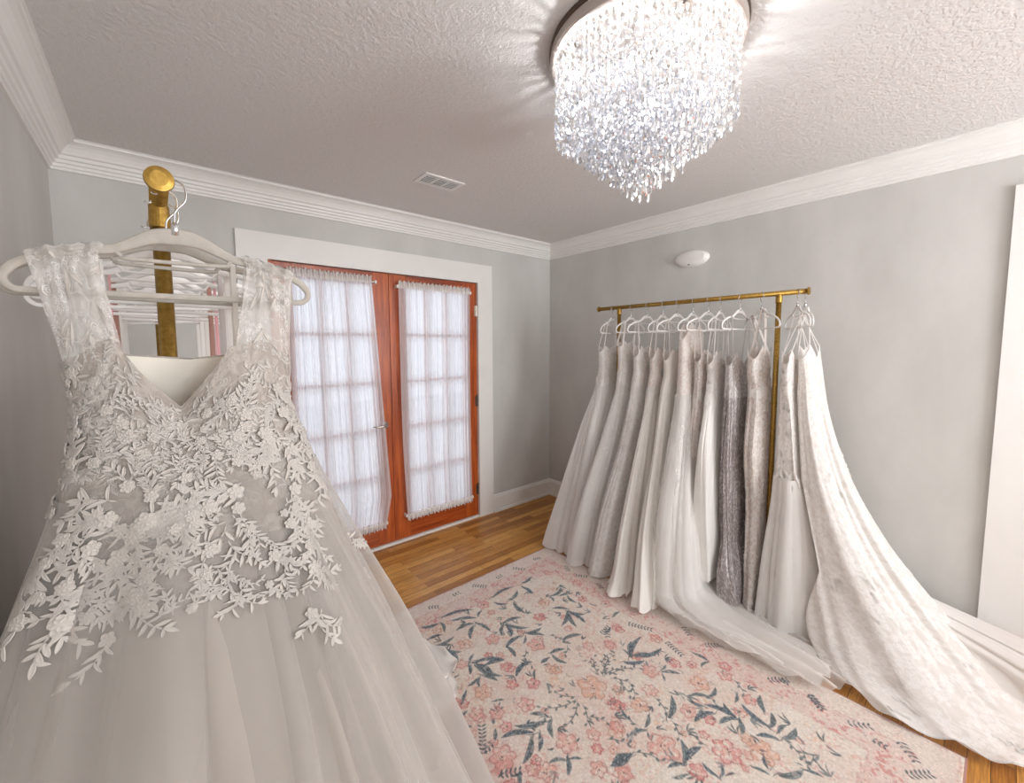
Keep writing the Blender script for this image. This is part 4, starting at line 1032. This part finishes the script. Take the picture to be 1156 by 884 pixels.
# wide illusion straps gathered over the hanger arms
def wide_strap(S, side, hx, hy, rz, g, seed):
    q = random.Random(seed); hz = BAR_Z + BAR_R + .0018 - .0855
    r0, r1 = (.098, .178)
    na, nb = 22, 34; vs = []; fs = []
    ths = (PI + .22, PI + 1.05) if side < 0 else (-.22, -1.25)      # where it meets the front edge
    thb = (PI - .15, PI - .95) if side < 0 else (.15, 1.1)
    def arm(r): return hz + float(np.interp(r, [.0, .058, .085, .125, .165, .195], [-.004, -.022, -.036, -.045, -.056, -.073])) + .004
    for i in range(na + 1):
        u = i / na; r = r1 + (r0 - r1) * u
        ax, ay = hx + side * r * math.cos(rz), hy + side * r * math.sin(rz); az = arm(r)
        pf = S(np.array([ths[0] + (ths[1] - ths[0]) * u]), np.array([.02]))[0]; pb = S(np.array([thb[0] + (thb[1] - thb[0]) * u]), np.array([.02]))[0]
        ctrl = [pf, (pf * .72 + np.array([ax, ay - .012, az]) * .28), np.array([ax, ay - .013, az - .03]), np.array([ax, ay - .0085, az - .006]), np.array([ax, ay, az + .003]), np.array([ax, ay + .0085, az - .006]), np.array([ax, ay + .013, az - .03]), pb * .7 + np.array([ax, ay + .012, az]) * .3, pb]
        pp = smooth_path(ctrl, 5)
        for j, p in enumerate(pp):
            t = j / (len(pp) - 1); k = .0035 * math.sin(u * 21 + seed) * math.sin(PI * t) ** .5 + .002 * math.sin(u * 47 + 9 * t)
            vs.append((p[0] + .004 * math.sin(14 * t + seed) * math.sin(PI * t) * math.cos(u * 3), p[1] + (k if t < .5 else -k), p[2] + .0015 * math.sin(u * 30)))
    n = len(pp)
    for i in range(na):
        for j in range(n - 1): q_ = i * n + j; fs.append((q_, q_ + 1, q_ + n + 1, q_ + n))
    uv = np.array([(i / na * .08, j / (n - 1) * .38) for i in range(na + 1) for j in range(n)])
    MB().add(vs, fs).build('illusion_strap', MAT['strap_lace'], g, smooth=True, uv=uv)
    # corded leaves lying on the strap, front face
    V = np.array(vs).reshape(na + 1, n, 3); m = MB()
    def ev(u, v):
        a = np.clip(u * na, 0, na - 1e-4); b = np.clip(v * (n - 1), 0, n - 1 - 1e-4); ia, ib = a.astype(int), b.astype(int); fa, fb = (a - ia)[:, None], (b - ib)[:, None]
        return (V[ia, ib] * (1 - fa) + V[ia + 1, ib] * fa) * (1 - fb) + (V[ia, ib + 1] * (1 - fa) + V[ia + 1, ib + 1] * fa) * fb
    for k in range(20):
        u0, v0 = q.uniform(.05, .95), q.uniform(.01, .46); an = q.choice([1.2, 1.9, 1.5, .6, 2.5]) + q.uniform(-.4, .4)
        P, F = leaf_patch(q.uniform(.016, .030), q.uniform(.002, .0035), 5, q.uniform(-.3, .3)); A = np.array(P)
        uu = u0 + (A[:, 0] * math.cos(an) - A[:, 1] * math.sin(an)) / .08; vv = v0 + (A[:, 0] * math.sin(an) + A[:, 1] * math.cos(an)) / .38
        Q = ev(uu, np.clip(vv, 0, .5)); Q[:, 1] -= A[:, 2] + .002
        m.add(Q.tolist(), F)
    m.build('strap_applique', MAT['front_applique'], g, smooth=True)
wide_strap(S0, -1, FX, FY, FRZ, g0, 5)
wide_strap(S0, 1, FX, FY, FRZ, g0, 8)
# corded applique on bodice and skirt
V1.lift = .003
q0 = random.Random(9); mb = MB()
for k in range(150):
    th = q0.uniform(-PI - .25, .3); t = q0.uniform(.03, .25)
    if t < .1 and abs(th + PI / 2) < .45: continue
    sprig(mb, S0, th, t, q0.uniform(0, 6.28), q0.uniform(.035, .058), q0, q0.random() < .4)
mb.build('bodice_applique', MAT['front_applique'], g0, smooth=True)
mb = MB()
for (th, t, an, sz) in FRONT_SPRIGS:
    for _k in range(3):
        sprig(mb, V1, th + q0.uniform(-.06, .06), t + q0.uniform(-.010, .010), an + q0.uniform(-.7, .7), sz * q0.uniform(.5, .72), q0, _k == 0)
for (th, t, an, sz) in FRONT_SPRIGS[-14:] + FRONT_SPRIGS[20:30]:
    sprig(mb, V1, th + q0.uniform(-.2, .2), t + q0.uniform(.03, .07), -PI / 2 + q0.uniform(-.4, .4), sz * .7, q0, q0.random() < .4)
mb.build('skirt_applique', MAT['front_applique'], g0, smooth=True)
hanger(FX, FY, FRZ, 'velvet', 'beige velvet hanger holding the large front gown', 'hangers on the rack by the left wall')

# ---- the gowns behind it on the same rack
back_specs = [(1.005, 'velvet', 'satin', 'satin', 'second gown on the left rack, plain satin, its train showing by the rug corner'),
              (1.10, 'white', 'lace', 'tulle', 'third gown on the left rack, hung directly behind the plain satin gown'),
              (1.21, 'white', 'beaded', 'chiffon', 'fourth gown on the left rack, beaded top, behind the gold post'),
              (1.33, 'white', 'lace_soft', 'tulle', 'fifth gown on the left rack, pink hanger loops on its straps'),
              (1.46, 'white', 'blushcloth', 'lace_blush', 'gown with dusty rose lining on the left rack, seen through the front gown straps'),
              (1.60, 'white', 'satin', 'crepe', 'smooth ivory gown on the left rack between the rose-lined gown and the doors'),
              (1.76, 'white', 'lace_fine', 'tulle', 'lace gown second from the far end of the left rack'),
              (1.93, 'white', 'chiffon', 'chiffon', 'chiffon gown at the far end of the left rack, closest to the french doors')]
for i, (yy, hs, bmat, smat, lab) in enumerate(back_specs):
    cy = yy + .02 + .05 * (i > 2)
    zt = 1.47 - .03 * (i % 3)
    sl = [.055, .055, .06, .06, .065, .07, .075, .085][i]
    rows = [(0, zt, .03, yy, .135, .030, .001), (.22, zt - .24, .03, yy + .01, .115, .035, .003), (.45, .92, .03, yy + .03, .19, sl * .8, .008), (.75, .45, .03, yy + .05, .24, sl, .014), (1, .018, .03, yy + .06, .27, sl * 1.15, .018)]
    hooks = [.935] + [s_[0] for s_ in back_specs] + [2.10]
    lo = [(0, (hooks[i] + hooks[i + 1]) / 2), (2, (hooks[i] + hooks[i + 1]) / 2)]; hi = [(0, (hooks[i + 1] + hooks[i + 2]) / 2), (2, (hooks[i + 1] + hooks[i + 2]) / 2)]
    if i == 0: hi = [(0, 1.018), (2, 1.018)]
    if i == 1: lo = [(0, 1.052), (2, 1.052)]
    rows = [(a, max(b, .09), c, d, e, f_, h_) for (a, b, c, d, e, f_, h_) in rows]
    st = (-.10, .10)
    gb, Sb = gown('wedding_gown', lab, DOOR_RACK, rows, 300 + i, (bmat, smat), yy, hx=.03, straps=st, strap_w=.004 if i == 3 else .009, strap_mat={3: 'pink', 1: None}.get(i) and 'pinkstrap', waist=.22, nth=100, nt=44, neck=vneck(-PI / 2, .05, .6, .01), xmin=-.31, ylo=lo, yhi=hi)
    if i == 0:
        TB = Surf([(0, .085, .50, 1.50, .002, .002, .0), (.4, .065, .58, 1.57, .20, .22, .010), (.8, .035, .64, 1.64, .32, .27, .018), (1, .020, .655, 1.66, .36, .29, .022)], 71, zw=.03, wob=.05, freq=(5, 9, 13, 20))
        TB.mesh('satin_train', MAT['satin'], gb, 0, 1, 160, 40)
    hanger(.03 + [.0, .004, -.006, .01, .004, -.004, .006, 0][i], yy, math.radians([3, -12, 9, -16, 12, -8, 14, -10][i]), hs, lab_h[i], 'hangers on the rack by the left wall', math.radians([0, 1.5, -2, 2, -1, 2, 1, -2][i]))

# ---- the rack along the grey wall: farthest gown first
def G(hy, lab, rows, seed, mats, **kw):
    spr = kw.pop('spr', None); h = kw.pop('hang', {}); rz = math.radians(h.get('rz', 0)); hyy = h.get('y', hy); hx = h.get('x', 2.6)
    g, S = gown('wedding_gown', lab, WALL_RACK, rows, seed, mats, hyy, hx=hx, rz=rz, **kw)
    hanger(hx, hyy, rz, 'white', h['label'], 'hangers on the rack along the grey wall', math.radians(h.get('tip', 0)))
    if spr:
        q = random.Random(seed); m = MB()
        for k in range(spr[0]): sprig(m, S, q.uniform(PI * .85, PI * 1.75), spr[1] * q.random() ** 1.1 + .015, q.uniform(0, 6.28), q.uniform(.026, .046), q, q.random() < .5)
        wt = S.waist
        for k in range(20):          # the lace runs out onto the skirt in uneven points
            a = PI * .8 + PI * 1.05 * (k + q.uniform(-.4, .4)) / 20
            P, F = leaf_patch(q.uniform(.04, .085), q.uniform(.005, .009), 5, q.uniform(-.3, .3)); put_patch(m, S, a, wt - q.uniform(.0, .035), -PI / 2 + q.uniform(-.5, .5), P, F, .0015 + (.007 if kw.get('veil') else 0))
        m.build('lace_applique', MAT['applique'], g, smooth=True)
    return g, S
def A(hy, zt, w, rows, cx=2.6):
    """bodice rows shared by the gowns: top edge, waist; rows carry on below"""
    return [(0, zt, cx, hy, w, .036, .001), (.13, zt - .14, cx, hy, w * .93, .038, .002)] + rows
G(1.86, 'white tulle gown with lace bodice at the far left end of the wall rack',
  A(1.875, 1.500, .125, [(.22, 1.24, 2.6, 1.89, .112, .045, .003), (.42, .90, 2.57, 1.92, .175, .09, .018), (.72, .42, 2.55, 1.97, .26, .14, .028), (.93, .09, 2.52, 2.00, .315, .18, .032), (1, .016, 2.52, 2.005, .33, .19, .035)]), 1,
  ('lace_fine', 'tulle'), neck=vneck(PI, .0, .5, 0, 0), veil=(.05, 'tulle'), yhi=None, ylo=[(0, 1.87), (.5, 1.83), (1.2, 1.78)], spr=(36, .24), hang=dict(rz=14, label='white hanger at the far end of the wall rack, in front of the far post'))
G(1.70, 'ivory lace gown with broad straps, second from the far end of the wall rack',
  A(1.715, 1.535, .12, [(.22, 1.27, 2.6, 1.72, .11, .04, .003), (.45, .88, 2.55, 1.75, .17, .06, .011), (.75, .40, 2.45, 1.78, .26, .085, .022), (1, .016, 2.40, 1.80, .31, .11, .027)]), 2,
  ('lace', 'tulle'), neck=vneck(PI, .10, .5, 0), straps=(-.10, .09), strap_w=.02, yhi=[(0, 1.87), (.5, 1.83), (1.2, 1.78)], ylo=[(0, 1.67), (.5, 1.66), (1.2, 1.64)], spr=(60, .6), hang=dict(rz=6, label='white hanger of the broad-strapped lace gown, second from the wall rack far end'))
G(1.575, 'all-lace ivory gown, third from the far end of the wall rack',
  A(1.585, 1.50, .125, [(.22, 1.26, 2.59, 1.59, .11, .04, .003), (.45, .86, 2.54, 1.60, .16, .05, .011), (.75, .40, 2.45, 1.62, .25, .07, .019), (1, .016, 2.38, 1.63, .29, .09, .024)]), 3,
  ('lace_fine', 'lace_soft'), neck=vneck(-PI / 2, .07, .7), straps=(-.11, .10), yhi=[(0, 1.67), (.5, 1.66), (1.2, 1.64)], ylo=[(0, 1.50), (.5, 1.51), (1.2, 1.517)], spr=(70, .9), hang=dict(rz=-4, label='white hanger of the all-lace ivory gown, third from the far end'))
G(1.46, 'smooth satin-skirted gown under a lace bodice, fourth from the wall rack far end',
  A(1.47, 1.49, .12, [(.22, 1.20, 2.58, 1.475, .115, .042, .003), (.45, .84, 2.52, 1.47, .17, .06, .016), (.75, .38, 2.42, 1.45, .25, .095, .030), (.92, .07, 2.35, 1.42, .30, .13, .041), (1, .022, 2.33, 1.41, .325, .15, .046)]), 4,
  ('lace_blush', 'satin'), neck=vneck(-PI / 2, .06, .7), sharp=.2, zw=.02, wob=.05, freq=(4, 7, 11, 19), yhi=[(0, 1.50), (.5, 1.51), (1.2, 1.517)], ylo=[(0, 1.33), (.5, 1.37), (1.2, 1.41)], spr=(30, .24), hang=dict(rz=5, label='white hanger of the satin-skirted gown, fourth from the far end'))
G(1.36, 'sleek plain ivory crepe gown, fifth from the far end of the wall rack',
  A(1.37, 1.48, .12, [(.22, 1.22, 2.57, 1.37, .115, .04, .003), (.45, .84, 2.51, 1.35, .165, .055, .015), (.75, .38, 2.40, 1.31, .235, .085, .027), (.92, .08, 2.33, 1.26, .27, .12, .041), (1, .022, 2.31, 1.24, .29, .14, .046)]), 5,
  ('crepe', 'satin'), neck=vneck(PI, .05, .7), sharp=.2, zw=.03, wob=.05, freq=(3, 7, 12, 18), yhi=[(0, 1.33), (.5, 1.37), (1.2, 1.41)], ylo=[(0, 1.16), (.5, 1.24), (1.2, 1.308)], hang=dict(rz=-6, label='white hanger of the sleek crepe gown, fifth from the far end'))
g, S = G(1.258, 'high-necked blush lace gown whose white tulle train sweeps along the rug edge',
  [(0, 1.645, 2.60, 1.262, .075, .028, .001), (.05, 1.58, 2.60, 1.262, .135, .036, .001), (.13, 1.42, 2.59, 1.26, .125, .042, .002), (.22, 1.20, 2.56, 1.25, .12, .048, .003), (.42, .84, 2.50, 1.22, .18, .065, .016), (.62, .42, 2.41, 1.18, .235, .09, .026), (.77, .12, 2.36, 1.14, .25, .11, .028), (.83, .062, 2.28, 1.05, .20, .20, .024), (.90, .048, 2.23, .90, .15, .33, .018), (1, .020, 2.21, .80, .145, .42, .02)], 6,
  ('lace_blush', 'tulle'), neck=vneck(-PI / 2, .03, .5), straps=None, zw=.06, wob=.05, veil=(.02, 'veil'), hang=dict(rz=3, label='white hanger inside the high-necked blush lace gown'))
q1 = random.Random(31); mb = MB()
for k in range(26): sprig(mb, S, q1.uniform(PI * .95, PI * 1.5), q1.uniform(.2, .5), q1.uniform(4, 5.4), q1.uniform(.028, .045), q1, True)
mb.build('beaded_applique', MAT['applique'], g, smooth=True)
G(1.165, 'narrow blush lace sheath just right of the high-necked blush gown',
  A(1.17, 1.475, .12, [(.22, 1.18, 2.59, 1.17, .115, .036, .003), (.45, .84, 2.56, 1.165, .14, .042, .008), (.75, .38, 2.54, 1.15, .18, .055, .016), (1, .05, 2.52, 1.14, .21, .06, .019)]), 7,
  ('champagne', 'lace_blush'), neck=vneck(-PI / 2, .05, .7), xmin=2.35, yhi=[(.2, 1.14), (.5, 1.18), (1.2, 1.211)], ylo=[(.2, 1.09), (.5, 1.115), (1.2, 1.128)], spr=(40, .7), hang=dict(rz=-8, label='white hanger of the blush lace sheath'))
G(1.093, 'plain pleated white A-line gown just left of the grey sequinned gown',
  A(1.10, 1.465, .12, [(.22, 1.17, 2.575, 1.095, .118, .036, .003), (.45, .84, 2.52, 1.08, .17, .045, .014), (.75, .42, 2.46, 1.06, .22, .06, .022), (1, .15, 2.44, 1.05, .23, .065, .024)]), 8,
  ('lace_fine', 'chiffon'), neck=vneck(-PI / 2, .04, .8), xmin=2.35, yhi=[(.2, 1.09), (.5, 1.115), (1.2, 1.128)], ylo=[(.1, .99), (.5, 1.02), (1.2, 1.040)], spr=(26, .23), hang=dict(rz=6, label='white hanger of the pleated A-line gown'))
G(.985, 'mauve grey sequinned gown with deep gathers and a crumpled hem on the floor',
  A(.99, 1.46, .125, [(.22, 1.20, 2.60, .985, .12, .042, .008), (.45, .84, 2.59, .98, .135, .045, .016), (.66, .42, 2.57, .965, .115, .04, .019), (.82, .20, 2.54, .93, .19, .085, .024), (1, .02, 2.53, .89, .26, .14, .030)]), 9,
  ('beaded', 'grey'), neck=vneck(-PI / 2, .07, .8, back=.02), straps=(-.11, .115), sharp=.6, freq=(9, 15, 24, 37), zw=.03, xmin=2.35, yhi=[(0, .96), (.3, .99), (.5, 1.02), (1.2, 1.040)], ylo=[(0, .84), (.5, .90), (1.2, .930)], hang=dict(rz=-3, label='white hanger of the grey sequinned gown'))
G(.875, 'champagne corded lace gown with one broad strap, nearest left of the gold post',
  A(.875, 1.50, .13, [(.22, 1.24, 2.615, .87, .105, .045, .004), (.42, .90, 2.61, .865, .14, .055, .011), (.60, .60, 2.63, .855, .12, .06, .011), (.80, .25, 2.62, .82, .17, .10, .019), (1, .025, 2.61, .78, .23, .14, .024)]), 10,
  ('champagne', 'champagne'), neck=vneck(-PI / 2 - .3, .12, .75, back=.10), straps=(-.03, .10), strap_w=.03, freq=(5, 9, 15, 24), zw=.02, yhi=[(0, .84), (.5, .90), (1.2, .930)], ylo=[(0, .79), (2, .812)], spr=(110, .97), hang=dict(rz=42, label='white hanger turned sideways, nearest the gold post'))
g11, S11 = G(.705, 'ivory lace gown with tulle flounce, first gown right of the gold post',
  A(.715, 1.475, .11, [(.20, 1.25, 2.605, .71, .098, .05, .004), (.38, .98, 2.61, .70, .105, .065, .008), (.56, .70, 2.615, .685, .125, .08, .014), (.76, .34, 2.60, .66, .175, .12, .024), (.92, .08, 2.585, .63, .215, .15, .03), (1, .022, 2.58, .62, .23, .16, .032)]), 11,
  ('lace', 'lace_soft'), neck=vneck(-PI / 2, .05, .6), straps=(-.115, -.02), veil=(.045, 'tulle'), waist=.5, yhi=[(0, .775), (2, .775)], ylo=[(0, .36), (.4, .50), (.8, .64), (1.25, .690)], spr=(90, .62), hang=dict(rz=30, y=.705, x=2.6, label='farther of the two white hangers at the near end of the wall rack'))
g, S = G(.675, 'ivory lace gown with long scalloped train, rightmost on the wall rack',
  [(0, 1.50, 2.66, .665, .115, .04, .001), (.10, 1.38, 2.665, .655, .115, .048, .003), (.20, 1.20, 2.67, .64, .13, .06, .008), (.36, .88, 2.67, .59, .155, .10, .016), (.55, .54, 2.66, .49, .21, .17, .024), (.70, .26, 2.64, .36, .29, .26, .030), (.80, .10, 2.58, .25, .34, .32, .030), (.90, .045, 2.52, .17, .345, .335, .022), (1, .020, 2.47, .105, .33, .31, .016)], 12,
  ('lace', 'lace_soft'), yhi=[(0, .60), (.4, .52), (.8, .64), (1.25, .690)], neck=vneck(-PI / 2, .07, .8), straps=(-.05, .075, .115), strap_w=.004 if i == 3 else .009, zw=.04, wob=.05, nth=260, nt=120, freq=(5, 9, 15, 26), hang=dict(rz=24, y=.675, x=2.615, label='nearer of the two white hangers at the near end of the wall rack'))
q1 = random.Random(37); mb = MB()
for k in range(60): sprig(mb, S, q1.uniform(PI * .9, PI * 1.9), q1.uniform(.3, .97), q1.uniform(0, 6.28), q1.uniform(.035, .06), q1, True)
mb.build('lace_applique', MAT['applique'], g, smooth=True)
mb = MB(); th = np.linspace(PI * .9, PI * 1.95, 90)       # scalloped hem edging
for i, a in enumerate(th):
    P, F = leaf_patch(.03, .014, 4); put_patch(mb, S, float(a), .985, -PI / 2, P, F, .001)
mb.build('scalloped_edge', MAT['applique'], g, smooth=True)
TR = Surf([(0, .34, 2.80, .48, .05, .10, .004), (.25, .26, 2.80, .34, .10, .22, .016), (.5, .20, 2.79, .16, .14, .34, .024), (.75, .13, 2.77, -.02, .17, .42, .022), (1, .018, 2.76, -.10, .20, .46, .024)], 13, zw=.02, freq=(5, 9, 13, 20))
TR.mesh('tulle_train', MAT['tulle'], g11, 0, 1, 220, 70)

for _o in bpy.data.objects:      # embroidery: more leaves and blossoms than anyone could count
    if 'applique' in _o.name or 'scalloped' in _o.name: _o['kind'] = 'stuff'
